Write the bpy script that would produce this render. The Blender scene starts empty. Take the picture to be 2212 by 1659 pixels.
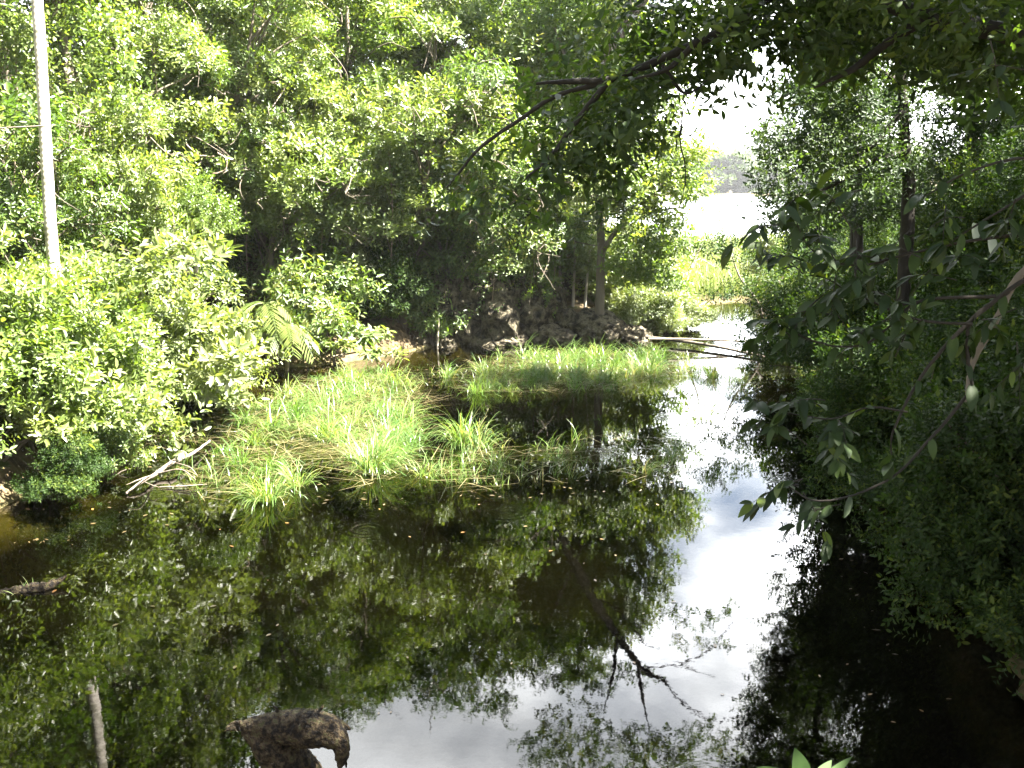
import bpy, math, random
import numpy as np
from mathutils import Vector, noise as mnoise

# ------------------------------------------------------------------ camera, sky, sun, exposure
scn = bpy.context.scene
COL = scn.collection
CAM_Z, PITCH, F = 5.0, math.radians(11.3), 1000.0 / 1024.0
cam_d = bpy.data.cameras.new('camera'); cam = bpy.data.objects.new('camera', cam_d); COL.objects.link(cam)
cam.location = (0, 0, CAM_Z); cam.rotation_euler = (math.pi / 2 - PITCH, 0, 0)
cam_d.sensor_width = 36; cam_d.lens = 36 * F; cam_d.clip_start = 0.05; cam_d.clip_end = 3000
scn.camera = cam

SUN_AZ, SUN_EL = math.radians(106), math.radians(54)       # azimuth from +Y (view direction) towards +X
to_sun = Vector((math.cos(SUN_EL) * math.sin(SUN_AZ), math.cos(SUN_EL) * math.cos(SUN_AZ), math.sin(SUN_EL)))
sun_d = bpy.data.lights.new('sun', 'SUN'); sun = bpy.data.objects.new('sun', sun_d); COL.objects.link(sun)
sun_d.energy = 5.0; sun_d.angle = math.radians(0.55); sun_d.color = (1.0, 0.95, 0.86)
sun.rotation_euler = to_sun.to_track_quat('Z', 'Y').to_euler()

world = bpy.data.worlds.new('World'); scn.world = world; world.use_nodes = True
nt = world.node_tree; nt.nodes.clear()
def N(tree, t, **kw):
    n = tree.nodes.new(t)
    for k, v in kw.items(): setattr(n, k, v)
    return n
wo = N(nt, 'ShaderNodeOutputWorld'); bg = N(nt, 'ShaderNodeBackground'); bg.inputs['Strength'].default_value = 0.05
sky = N(nt, 'ShaderNodeTexSky', sky_type='NISHITA'); sky.sun_disc = False
sky.sun_elevation = SUN_EL; sky.sun_rotation = SUN_AZ; sky.dust_density = 2.0
tc = N(nt, 'ShaderNodeTexCoord')
sep = N(nt, 'ShaderNodeSeparateXYZ'); nt.links.new(tc.outputs['Generated'], sep.inputs[0])
zz = N(nt, 'ShaderNodeMath', operation='ADD'); zz.inputs[1].default_value = 0.22
mx = N(nt, 'ShaderNodeMath', operation='MAXIMUM'); mx.inputs[1].default_value = 0.0
nt.links.new(sep.outputs['Z'], mx.inputs[0]); nt.links.new(mx.outputs[0], zz.inputs[0])
dv = N(nt, 'ShaderNodeVectorMath', operation='DIVIDE'); cmb = N(nt, 'ShaderNodeCombineXYZ')
for i in range(3): nt.links.new(zz.outputs[0], cmb.inputs[i])
nt.links.new(tc.outputs['Generated'], dv.inputs[0]); nt.links.new(cmb.outputs[0], dv.inputs[1])
cl = N(nt, 'ShaderNodeTexNoise'); cl.inputs['Scale'].default_value = 1.6; cl.inputs['Detail'].default_value = 7; cl.inputs['Roughness'].default_value = 0.55
nt.links.new(dv.outputs[0], cl.inputs['Vector'])
rp = N(nt, 'ShaderNodeValToRGB'); rp.color_ramp.elements[0].position = 0.36; rp.color_ramp.elements[1].position = 0.56
nt.links.new(cl.outputs['Fac'], rp.inputs[0])
# cloud brightness: brighter towards the bright part of the sky ahead
dt = N(nt, 'ShaderNodeVectorMath', operation='DOT_PRODUCT'); nt.links.new(tc.outputs['Generated'], dt.inputs[0])
g = Vector((0.22, 0.90, 0.36)).normalized(); dt.inputs[1].default_value = g
mr = N(nt, 'ShaderNodeMapRange'); mr.inputs[1].default_value = 0.70; mr.inputs[2].default_value = 0.98; mr.inputs[3].default_value = 2.0; mr.inputs[4].default_value = 22.0
nt.links.new(dt.outputs['Value'], mr.inputs[0])
cl2 = N(nt, 'ShaderNodeTexNoise'); cl2.inputs['Scale'].default_value = 3.1; cl2.inputs['Detail'].default_value = 5
nt.links.new(dv.outputs[0], cl2.inputs['Vector'])
mr2 = N(nt, 'ShaderNodeMapRange'); mr2.inputs[1].default_value = 0.3; mr2.inputs[2].default_value = 0.7; mr2.inputs[3].default_value = 0.42; mr2.inputs[4].default_value = 1.25
nt.links.new(cl2.outputs['Fac'], mr2.inputs[0])
mm = N(nt, 'ShaderNodeMath', operation='MULTIPLY'); nt.links.new(mr.outputs[0], mm.inputs[0]); nt.links.new(mr2.outputs[0], mm.inputs[1])
cc = N(nt, 'ShaderNodeCombineXYZ')
for i, k in enumerate((0.97, 0.99, 1.0)):
    m_ = N(nt, 'ShaderNodeMath', operation='MULTIPLY'); m_.inputs[1].default_value = k
    nt.links.new(mm.outputs[0], m_.inputs[0]); nt.links.new(m_.outputs[0], cc.inputs[i])
mix = N(nt, 'ShaderNodeMix', data_type='RGBA')
nt.links.new(rp.outputs['Color'], mix.inputs[0]); nt.links.new(sky.outputs[0], mix.inputs[6]); nt.links.new(cc.outputs[0], mix.inputs[7])
nt.links.new(mix.outputs[2], bg.inputs['Color']); nt.links.new(bg.outputs[0], wo.inputs[0])

scn.view_settings.view_transform = 'Standard'; scn.view_settings.look = 'None'
scn.view_settings.gamma = 1.0; scn.view_settings.exposure = 3.9
cy = scn.cycles
cy.max_bounces = 6; cy.diffuse_bounces = 3; cy.glossy_bounces = 3; cy.transmission_bounces = 4; cy.transparent_max_bounces = 6
cy.use_denoising = True; cy.sample_clamp_indirect = 6.0; cy.caustics_reflective = False; cy.caustics_refractive = False

# ------------------------------------------------------------------ helpers
K = 1024.0 / 2212.0        # the picture was measured at 2212 x 1659
cp, sp = math.cos(PITCH), math.sin(PITCH)
def ray(px, py):
    u = (px * K - 512) / 1000.0; v = (384 - py * K) / 1000.0
    return np.array([u, cp + v * sp, -sp + v * cp])
def on_water(px, py, z=0.0):
    d = ray(px, py); t = (z - CAM_Z) / d[2]
    return np.array([0, 0, CAM_Z]) + d * t
def at(px, py, Y):
    d = ray(px, py); return np.array([0, 0, CAM_Z]) + d * (Y / d[1])
def ats(pts, Y):
    Ys = Y if hasattr(Y, '__len__') else [Y] * len(pts)
    return np.array([at(p[0], p[1], y) for p, y in zip(pts, Ys)])

POND = [(-9.5, 3.5), (-10, 8), (-9.3, 12)] + [tuple(on_water(*p)[:2]) for p in [(0, 1100), (90, 1060), (150, 975), (255, 890),
        (400, 850), (480, 825), (560, 800), (700, 790), (870, 765), (940, 748), (1130, 742), (1300, 738), (1400, 733), (1430, 700),
        (1470, 662), (1600, 652), (1650, 690), (1700, 740), (1780, 780), (1850, 880), (1900, 1000), (1990, 1150), (2110, 1300), (2200, 1500)]] + \
       [(4.9, 6.8), (3.0, 5.5), (0, 5.3), (-5, 4.2)]
PA = np.array(POND)
def ss(a, b, x):
    t = np.clip((x - a) / (b - a), 0, 1); return t * t * (3 - 2 * t)
def sdist(x, y):
    """signed distance to the shoreline, negative on the water"""
    x = np.asarray(x, float); y = np.asarray(y, float)
    d = np.full(x.shape, 1e9); ins = np.zeros(x.shape, bool)
    for i in range(len(PA)):
        ax, ay = PA[i]; bx, by = PA[(i + 1) % len(PA)]
        ex, ey = bx - ax, by - ay
        t = np.clip(((x - ax) * ex + (y - ay) * ey) / (ex * ex + ey * ey), 0, 1)
        d = np.minimum(d, np.hypot(x - ax - t * ex, y - ay - t * ey))
        c = ((ay > y) != (by > y)) & (x < (bx - ax) * (y - ay) / (by - ay + 1e-12) + ax)
        ins ^= c
    return np.where(ins, -d, d)
def H(x, y):
    x = np.asarray(x, float); y = np.asarray(y, float)
    s = sdist(x, y); o = np.clip(s, 0, None)
    hill = 7.5 * ss(0, 13, o) + 0.7 * ss(0, 0.9, o)
    right = 1.6 * ss(0, 5, o) + 0.25 * ss(0, .6, o)
    marsh = 0.13 * ss(0, .8, o)
    near = 3.3 * ss(0, 5.2, o)
    yy = np.clip(y - 30, 0, 120)
    wh = 1 - ss(1.5 + .06 * yy, 4.6 + .08 * yy, x)
    wr = ss(6.5 + .26 * yy, 8.5 + .33 * yy, x)
    h = hill * wh + right * wr * (1 - wh) + marsh * (1 - wh) * (1 - wr)
    wn = 1 - ss(5.5, 9.5, y)
    h = h * (1 - wn) + near * wn
    lake = ss(80, 86, y) * (1 - ss(428, 433, y)) * ss(-45, -25, x)
    h = h * (1 - lake) - 1.4 * lake
    far = ss(432, 438, y); h = h * (1 - far) + far * (0.5 + 10 * ss(445, 600, y))
    shallow = ss(3.0, 0.3, -s) if False else 1 - ss(0.0, 3.2, -s)
    left = (1 - ss(-4.0, -1.5, x)) * ss(14.5, 17, y)
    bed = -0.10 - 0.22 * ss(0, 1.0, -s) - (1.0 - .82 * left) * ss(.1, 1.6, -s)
    return np.where(s < 0, bed, h + 0.02)
def h1(x, y): return float(H(np.array([x]), np.array([y]))[0])

def tag(o, label=None, cat=None, group=None, kind=None):
    if label: o['label'] = label
    if cat: o['category'] = cat
    if group: o['group'] = group
    if kind: o['kind'] = kind
    return o
def thing(name, label, cat, loc=(0, 0, 0), rz=0.0, group=None, scale=None):
    o = bpy.data.objects.new(name, None); COL.objects.link(o); o.empty_display_size = .2
    o.location = [float(v) for v in loc]; o.rotation_euler = (0, 0, rz)
    if scale is not None: o.scale = scale if hasattr(scale, '__len__') else (scale,) * 3
    return tag(o, label, cat, group)

class Mesh:
    """collects faces as numpy blocks and links them as one mesh"""
    def __init__(s): s.V = []; s.Q = []; s.R = []; s.n = 0; s.U = []
    def add(s, V, Q, R=None):
        V = np.asarray(V, float).reshape(-1, 3); Q = np.asarray(Q, int)
        s.V.append(V); s.Q.append(Q + s.n); s.R.append(np.full(len(Q), .5) if R is None else np.asarray(R, float)); s.n += len(V); return s
    def data(s, name, mat, smooth=False):
        V = np.vstack(s.V); me = bpy.data.meshes.new(name)
        groups = s.Q; tot = sum(len(q) for q in groups); nl = sum(q.size for q in groups)
        me.vertices.add(len(V)); me.vertices.foreach_set('co', V.astype(np.float32).ravel())
        me.loops.add(nl); me.loops.foreach_set('vertex_index', np.concatenate([q.ravel() for q in groups]).astype(np.int32))
        me.polygons.add(tot)
        ln = np.concatenate([np.full(len(q), q.shape[1]) for q in groups]); st = np.concatenate([[0], np.cumsum(ln)[:-1]])
        me.polygons.foreach_set('loop_start', st.astype(np.int32)); me.polygons.foreach_set('loop_total', ln.astype(np.int32))
        if smooth: me.polygons.foreach_set('use_smooth', np.ones(tot, bool))
        me.update(calc_edges=True)
        a = me.attributes.new('rnd', 'FLOAT', 'FACE'); a.data.foreach_set('value', np.concatenate(s.R).astype(np.float32))
        me.materials.append(mat); return me
    def build(s, name, mat, parent=None, smooth=False, offset=None):
        if offset is not None: s.V = [v - np.asarray(offset, float) for v in s.V]
        o = bpy.data.objects.new(name, s.data(name, mat, smooth)); COL.objects.link(o)
        if parent: o.parent = parent
        elif offset is not None: o.location = [float(c) for c in offset]
        return o

def catmull(P, n):
    P = np.asarray(P, float)
    if len(P) == 2: return P[0] + (P[1] - P[0]) * np.linspace(0, 1, n)[:, None]
    Q = np.vstack([2 * P[0] - P[1], P, 2 * P[-1] - P[-2]]); t = np.linspace(0, len(P) - 1 - 1e-6, n)
    i = t.astype(int); u = (t - i)[:, None]; a, b, c, d = Q[i], Q[i + 1], Q[i + 2], Q[i + 3]
    return .5 * (2 * b + (c - a) * u + (2 * a - 5 * b + 4 * c - d) * u ** 2 + (3 * b - a - 3 * c + d) * u ** 3)
def tube(M, P, r, n=None, sides=7, rng=None, wob=0.0, lump=0.0):
    P = np.asarray(P, float); n = n or max(6, len(P) * 4)
    C = catmull(P, n); R = np.interp(np.linspace(0, 1, n), np.linspace(0, 1, len(np.atleast_1d(r))), np.atleast_1d(r))
    if rng is not None and wob: C[1:] = C[1:] + np.cumsum(rng.normal(0, wob, (n - 1, 3)), 0) * np.linspace(0, 1, n - 1)[:, None]
    T = np.gradient(C, axis=0); T /= np.linalg.norm(T, axis=1)[:, None] + 1e-9
    ref = np.array([0.31, .95, .1]) if abs(T[0][2]) > .7 else np.array([0, 0, 1.])
    A = np.cross(T, ref); A /= np.linalg.norm(A, axis=1)[:, None] + 1e-9; B = np.cross(T, A)
    th = np.arange(sides) * 2 * math.pi / sides
    RR = R[:, None] * np.ones(sides)
    if rng is not None and lump: RR = RR * (1 + rng.normal(0, lump, RR.shape))
    V = C[:, None] + RR[..., None] * (np.cos(th)[None, :, None] * A[:, None] + np.sin(th)[None, :, None] * B[:, None])
    i = np.arange(n - 1)[:, None] * sides; j = np.arange(sides)[None]; j2 = (j + 1) % sides
    Q = np.stack([i + j, i + j2, i + sides + j2, i + sides + j], -1).reshape(-1, 4)
    M.add(V.reshape(-1, 3), Q)
    M.add(V[-1], [list(range(sides))]); M.add(V[0], [list(range(sides))[::-1]])
    return C

def leaf_blade(M, base, tipp, width, normal, n=9, fold=.18, droop=.1, r=.5, power=.8):
    base = np.asarray(base, float); tipp = np.asarray(tipp, float); d = tipp - base; Ln = np.linalg.norm(d); d /= Ln
    nn = np.asarray(normal, float); nn = nn - nn.dot(d) * d; nn /= np.linalg.norm(nn); lat = np.cross(d, nn); V = []
    for i in range(n):
        t = i / (n - 1); w = width * (math.sin(math.pi * min(1, t * .93 + .07)) ** power) * (1.1 - .3 * t) * .5
        c = base + d * Ln * t - nn * droop * Ln * t * t
        V += [c - lat * w + nn * w * fold, c, c + lat * w + nn * w * fold]
    Qs = []
    for i in range(n - 1):
        a = 3 * i; Qs += [[a, a + 1, a + 4, a + 3], [a + 1, a + 2, a + 5, a + 4]]
    M.add(V, Qs, np.full(len(Qs), r))
# leaves: each is two folded halves; a sprig is a short twig of leaves
def sprig(seed, n, twig, L, W, spread=(75, 35), droop=.15, jit=.25):
    r = np.random.default_rng(seed); V = []; Qs = []
    shp = np.array([[0, 0, 0], [.42, .3, .10], [.40, .66, .08], [0, 1, -.02], [-.40, .66, .08], [-.42, .3, .10]])
    for i in range(n):
        t = (i + .5) / n; az = 2.4 * i + r.normal(0, .3); s_ = math.radians(spread[0] + (spread[1] - spread[0]) * t + r.normal(0, 10))
        d = np.array([math.sin(s_) * math.cos(az), math.sin(s_) * math.sin(az), math.cos(s_) - droop + r.normal(0, .1)]); d /= np.linalg.norm(d)
        nn = np.array([0, 0, 1.]) - d[2] * d + r.normal(0, jit, 3); nn -= nn.dot(d) * d; nn /= np.linalg.norm(nn) + 1e-9
        lat = np.cross(d, nn); l = L * r.uniform(.65, 1.15); w = W * l / L
        P = np.array([0, 0, t * twig]) + d * l * .12
        v = P + shp[:, :1] * w * lat + shp[:, 1:2] * l * d + shp[:, 2:] * w * nn
        v[3] -= nn * l * .10
        Qs += [[6 * i, 6 * i + 1, 6 * i + 2, 6 * i + 3], [6 * i, 6 * i + 3, 6 * i + 4, 6 * i + 5]]; V.append(v)
    return np.vstack(V), np.array(Qs)
SPR = {
    'broad': [sprig(10 + i, 11, .32, .165, .066) for i in range(4)],
    'loose': [sprig(20 + i, 9, .42, .17, .06, (80, 50), .25) for i in range(4)],
    'small': [sprig(30 + i, 13, .40, .105, .048, (70, 40), .2) for i in range(4)],
    'fine': [sprig(40 + i, 15, .34, .068, .032, (75, 40), .1) for i in range(4)],
    'big': [sprig(50 + i, 7, .22, .24, .085, (95, 45), .35) for i in range(4)],
    'whorl': [sprig(60 + i, 8, .10, .23, .10, (95, 60), .1) for i in range(4)],
    'canopy': [sprig(70 + i, 9, .34, .125, .058, (85, 45), .35) for i in range(4)],
    'vine': [sprig(80 + i, 8, .5, .11, .085, (110, 100), .4) for i in range(4)],
    'far': [sprig(90 + i, 8, .6, .95, .55, (80, 30), .1) for i in range(4)],
}
def rnd_dirs(rng, n):
    v = rng.normal(0, 1, (n, 3)); return v / np.linalg.norm(v, axis=1)[:, None]
def scatter(M, kind, pos, axis, rng, smin=.75, smax=1.25, tint=None):
    pos = np.asarray(pos); n = len(pos); a = axis / (np.linalg.norm(axis, axis=1)[:, None] + 1e-9)
    q = rnd_dirs(rng, n); b = np.cross(a, q); b /= np.linalg.norm(b, axis=1)[:, None] + 1e-9; c = np.cross(a, b)
    Rm = np.stack([b, c, a], 1); s = rng.uniform(smin, smax, n); var = rng.integers(0, len(SPR[kind]), n)
    tint = rng.uniform(0, 1, n) if tint is None else tint
    for k, (T, Q) in enumerate(SPR[kind]):
        m = np.nonzero(var == k)[0]
        if not len(m): continue
        V = pos[m][:, None] + s[m][:, None, None] * np.einsum('vk,nkj->nvj', T, Rm[m])
        QQ = Q[None] + (np.arange(len(m)) * len(T))[:, None, None]
        leafr = np.repeat(rng.uniform(-.3, .3, (len(m), len(Q) // 2)), 2, 1)
        M.add(V.reshape(-1, 3), QQ.reshape(-1, 4), np.clip(tint[m][:, None] * .7 + .15 + leafr, 0, 1).ravel())
def clumps(M, kind, C, R, per, rng, flat=.72, up=.45, low=-.35, smin=.75, smax=1.25):
    C = np.asarray(C, float); R = np.asarray(R, float) * np.ones(len(C)); per = np.asarray(per) * np.ones(len(C))
    idx = np.repeat(np.arange(len(C)), np.maximum(per.astype(int), 1)); n = len(idx)
    d = rnd_dirs(rng, n); d[:, 2] = np.where(d[:, 2] < low, -d[:, 2] * .6, d[:, 2])
    rr = R[idx] * (.25 + .75 * rng.uniform(0, 1, n) ** .5)
    pos = C[idx] + d * rr[:, None] * np.array([1, 1, flat])
    ax = d * .75 + np.array([0, 0, up]) + rng.normal(0, .3, (n, 3))
    ct = rng.uniform(0, 1, len(C)); scatter(M, kind, pos, ax, rng, smin * .85, smax * 1.1, np.clip(ct[idx] + rng.normal(0, .22, n), 0, 1))

# ------------------------------------------------------------------ materials
def mat(name):
    m = bpy.data.materials.new(name); m.use_nodes = True; t = m.node_tree; t.nodes.clear()
    return m, t, N(t, 'ShaderNodeOutputMaterial')
def ramp(t, cols, pos=None):
    r = N(t, 'ShaderNodeValToRGB'); e = r.color_ramp.elements
    pos = pos or [i / (len(cols) - 1) for i in range(len(cols))]
    while len(e) < len(cols): e.new(.5)
    for i, (c, p) in enumerate(zip(cols, pos)): e[i].position = p; e[i].color = (*c, 1)
    return r
def leaf_mat(name, cols, trans=.42, rough=.33, tmul=1.5, spec=.6, pos=None):
    m, t, out = mat(name)
    at_ = N(t, 'ShaderNodeAttribute', attribute_name='rnd')
    r = ramp(t, cols, pos); t.links.new(at_.outputs['Fac'], r.inputs[0])
    p = N(t, 'ShaderNodeBsdfPrincipled'); p.inputs['Roughness'].default_value = rough; p.inputs['Specular IOR Level'].default_value = spec
    t.links.new(r.outputs[0], p.inputs['Base Color'])
    tr = N(t, 'ShaderNodeBsdfTranslucent'); mul = N(t, 'ShaderNodeMix', data_type='RGBA', blend_type='MULTIPLY'); mul.inputs[0].default_value = 1
    t.links.new(r.outputs[0], mul.inputs[6]); mul.inputs[7].default_value = (tmul * 1.25, tmul * 1.3, tmul * .45, 1)
    t.links.new(mul.outputs[2], tr.inputs['Color'])
    ms = N(t, 'ShaderNodeMixShader'); ms.inputs[0].default_value = trans
    t.links.new(p.outputs[0], ms.inputs[1]); t.links.new(tr.outputs[0], ms.inputs[2]); t.links.new(ms.outputs[0], out.inputs[0])
    return m
def rough_mat(name, cols, scale=6, detail=8, rough=.85, bump=.4, stretch=(1, 1, 1), pos=None, bscale=None, spec=.3):
    m, t, out = mat(name)
    tc_ = N(t, 'ShaderNodeTexCoord'); mp = N(t, 'ShaderNodeMapping'); mp.inputs['Scale'].default_value = stretch
    t.links.new(tc_.outputs['Object'], mp.inputs[0])
    n1 = N(t, 'ShaderNodeTexNoise'); n1.inputs['Scale'].default_value = scale; n1.inputs['Detail'].default_value = detail; n1.inputs['Roughness'].default_value = .65
    t.links.new(mp.outputs[0], n1.inputs['Vector']); r = ramp(t, cols, pos); t.links.new(n1.outputs['Fac'], r.inputs[0])
    p = N(t, 'ShaderNodeBsdfPrincipled'); p.inputs['Roughness'].default_value = rough; p.inputs['Specular IOR Level'].default_value = spec
    t.links.new(r.outputs[0], p.inputs['Base Color'])
    n2 = N(t, 'ShaderNodeTexNoise'); n2.inputs['Scale'].default_value = bscale or scale * 3; n2.inputs['Detail'].default_value = 6
    t.links.new(mp.outputs[0], n2.inputs['Vector'])
    b = N(t, 'ShaderNodeBump'); b.inputs['Strength'].default_value = bump; b.inputs['Distance'].default_value = .05
    t.links.new(n2.outputs['Fac'], b.inputs['Height']); t.links.new(b.outputs[0], p.inputs['Normal']); t.links.new(p.outputs[0], out.inputs[0])
    return m
G1, G2, G3 = (.030, .075, .014), (.055, .115, .020), (.085, .150, .028)
M_FOREST = leaf_mat('forest_leaf', [(.032, .062, .011), (.065, .108, .02), (.105, .148, .034), (.155, .16, .04)], rough=.42, spec=.7, pos=[0, .4, .85, 1])
M_BRIGHT = leaf_mat('bright_leaf', [(.070, .112, .022), (.110, .152, .036), (.155, .18, .055)], trans=.40, rough=.42, spec=.9)
M_PALEL = leaf_mat('pale_shrub_leaf', [(.085, .118, .034), (.12, .15, .052), (.16, .175, .08)], trans=.42, rough=.45, spec=.9)
M_YELLOW = leaf_mat('sunny_leaf', [(.06, .10, .018), (.095, .14, .03), (.15, .175, .04)], trans=.48, tmul=1.6, rough=.42, spec=.7)
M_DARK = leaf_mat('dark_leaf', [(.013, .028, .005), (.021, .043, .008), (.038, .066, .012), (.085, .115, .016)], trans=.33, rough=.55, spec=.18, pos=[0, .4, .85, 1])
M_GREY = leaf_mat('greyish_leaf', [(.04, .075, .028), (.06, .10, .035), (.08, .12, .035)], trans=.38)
M_BIG = leaf_mat('broad_glossy_leaf', [(.012, .024, .005), (.019, .036, .007), (.034, .055, .011), (.09, .125, .018)], trans=.28, rough=.5, spec=.25, pos=[0, .5, .92, 1])
M_FARL = leaf_mat('lakeside_leaf', [(.022, .042, .013), (.036, .06, .018), (.055, .078, .024)], trans=.4, rough=.6)
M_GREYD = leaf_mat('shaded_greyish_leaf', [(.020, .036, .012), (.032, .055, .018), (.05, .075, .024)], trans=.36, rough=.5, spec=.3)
M_VINE = leaf_mat('vine_leaf', [(.065, .11, .025), (.10, .145, .035), (.13, .17, .045)], trans=.45)
M_GRASS = leaf_mat('sedge_blade', [(.055, .11, .025), (.10, .165, .04), (.17, .21, .07), (.28, .24, .12)], trans=.35, pos=[0, .45, .78, 1])
M_REED = leaf_mat('reed_blade', [(.10, .15, .045), (.14, .18, .06), (.20, .20, .09)], trans=.3, tmul=1.1)
M_STRAW = leaf_mat('straw_blade', [(.07, .062, .028), (.14, .12, .055), (.22, .18, .09)], trans=.25, tmul=.9)
M_DEBRIS = leaf_mat('soaked_litter', [(.03, .022, .010), (.07, .05, .022), (.13, .10, .045)], trans=.1, tmul=.7)
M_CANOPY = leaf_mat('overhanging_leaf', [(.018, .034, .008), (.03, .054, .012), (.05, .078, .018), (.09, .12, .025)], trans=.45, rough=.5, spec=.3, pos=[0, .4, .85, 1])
M_FALLEN = leaf_mat('fallen_leaf', [(.14, .06, .016), (.17, .10, .025), (.13, .10, .05)], trans=.1, tmul=.7)
M_BARK = rough_mat('grey_brown_bark', [(.05, .04, .03), (.12, .10, .075), (.22, .19, .15)], 5, stretch=(1, 1, .25))
M_PALEBARK = rough_mat('pale_bark', [(.20, .17, .13), (.34, .30, .24), (.46, .42, .35)], 7, stretch=(1, 1, .3))
M_DARKBARK = rough_mat('dark_wet_bark', [(.010, .008, .006), (.022, .018, .013), (.05, .042, .03)], 6, stretch=(1, 1, .3))
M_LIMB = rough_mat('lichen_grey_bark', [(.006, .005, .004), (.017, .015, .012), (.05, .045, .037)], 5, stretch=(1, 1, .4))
M_DEAD = rough_mat('bleached_wood', [(.07, .055, .04), (.16, .13, .10), (.25, .215, .17)], 8, stretch=(1, 1, 1))
M_ROCK = rough_mat('limestone_rock', [(.008, .007, .005), (.045, .038, .024), (.13, .112, .075), (.04, .05, .018)], 4.2, 14, .95, 1.0, pos=[.36, .47, .58, .70], bscale=18)
M_VSTEM = rough_mat('vine_stem', [(.14, .10, .07), (.30, .24, .18)], 8, bump=.2)
# ringed palm trunk
def palm_mat():
    m, t, out = mat('ringed_palm_bark'); tc_ = N(t, 'ShaderNodeTexCoord')
    w = N(t, 'ShaderNodeTexWave', wave_type='BANDS', bands_direction='Z'); w.inputs['Scale'].default_value = 3.2; w.inputs['Distortion'].default_value = 2.5; w.inputs['Detail'].default_value = 3
    t.links.new(tc_.outputs['Object'], w.inputs['Vector'])
    r = ramp(t, [(.40, .36, .30), (.47, .43, .37), (.52, .48, .42)], [0, .3, 1]); t.links.new(w.outputs['Fac'], r.inputs[0])
    p = N(t, 'ShaderNodeBsdfPrincipled'); p.inputs['Roughness'].default_value = .8
    ns = N(t, 'ShaderNodeTexNoise'); ns.inputs['Scale'].default_value = 4; ns.inputs['Detail'].default_value = 8; t.links.new(tc_.outputs['Object'], ns.inputs['Vector'])
    st = ramp(t, [(.45, .46, .38), (1, 1, 1)], [.38, .52]); t.links.new(ns.outputs['Fac'], st.inputs[0])
    ml = N(t, 'ShaderNodeMix', data_type='RGBA', blend_type='MULTIPLY'); ml.inputs[0].default_value = 1; t.links.new(r.outputs[0], ml.inputs[6]); t.links.new(st.outputs[0], ml.inputs[7])
    t.links.new(ml.outputs[2], p.inputs['Base Color'])
    b = N(t, 'ShaderNodeBump'); b.inputs['Strength'].default_value = .2; b.inputs['Distance'].default_value = .015
    t.links.new(w.outputs['Fac'], b.inputs['Height']); t.links.new(b.outputs[0], p.inputs['Normal']); t.links.new(p.outputs[0], out.inputs[0]); return m
M_PALM = palm_mat()
# mossy rotten wood for the snag
M_SNAG = rough_mat('mossy_rotten_wood', [(.005, .004, .003), (.014, .010, .006), (.065, .047, .026), (.05, .052, .02), (.16, .13, .095)], 20, 14, .95, .8, pos=[.36, .46, .55, .62, .72], bscale=60)
# ground: leaf litter, moss; silt and dark mud under water
def ground_mat():
    m, t, out = mat('leaf_litter_ground')
    ge = N(t, 'ShaderNodeNewGeometry'); se = N(t, 'ShaderNodeSeparateXYZ'); t.links.new(ge.outputs['Position'], se.inputs[0])
    n1 = N(t, 'ShaderNodeTexNoise'); n1.inputs['Scale'].default_value = 2.3; n1.inputs['Detail'].default_value = 10; n1.inputs['Roughness'].default_value = .7
    t.links.new(ge.outputs['Position'], n1.inputs['Vector'])
    land = ramp(t, [(.02, .015, .009), (.06, .045, .025), (.12, .09, .05), (.06, .075, .025), (.035, .05, .014)], [.3, .45, .54, .62, .75]); t.links.new(n1.outputs['Fac'], land.inputs[0])
    mud = ramp(t, [(.05, .046, .018), (.10, .092, .036), (.16, .135, .06)], [.3, .5, .7]); t.links.new(n1.outputs['Fac'], mud.inputs[0])
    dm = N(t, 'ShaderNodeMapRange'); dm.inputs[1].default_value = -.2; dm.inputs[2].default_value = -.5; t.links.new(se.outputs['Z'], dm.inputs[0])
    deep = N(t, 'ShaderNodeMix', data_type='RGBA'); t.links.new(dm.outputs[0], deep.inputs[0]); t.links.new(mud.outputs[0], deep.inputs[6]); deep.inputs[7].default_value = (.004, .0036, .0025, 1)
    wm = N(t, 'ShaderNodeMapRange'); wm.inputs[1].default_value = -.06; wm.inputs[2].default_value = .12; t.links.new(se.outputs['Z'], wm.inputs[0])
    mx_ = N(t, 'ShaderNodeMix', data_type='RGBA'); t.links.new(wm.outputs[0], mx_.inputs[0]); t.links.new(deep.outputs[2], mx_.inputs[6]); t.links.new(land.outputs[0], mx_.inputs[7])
    p = N(t, 'ShaderNodeBsdfPrincipled'); p.inputs['Roughness'].default_value = .95; p.inputs['Specular IOR Level'].default_value = .15
    t.links.new(mx_.outputs[2], p.inputs['Base Color'])
    b = N(t, 'ShaderNodeBump'); b.inputs['Strength'].default_value = .7; b.inputs['Distance'].default_value = .08
    n2 = N(t, 'ShaderNodeTexNoise'); n2.inputs['Scale'].default_value = 9; n2.inputs['Detail'].default_value = 8; t.links.new(ge.outputs['Position'], n2.inputs['Vector'])
    t.links.new(n2.outputs['Fac'], b.inputs['Height']); t.links.new(b.outputs[0], p.inputs['Normal']); t.links.new(p.outputs[0], out.inputs[0]); return m
M_GROUND = ground_mat()
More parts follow.
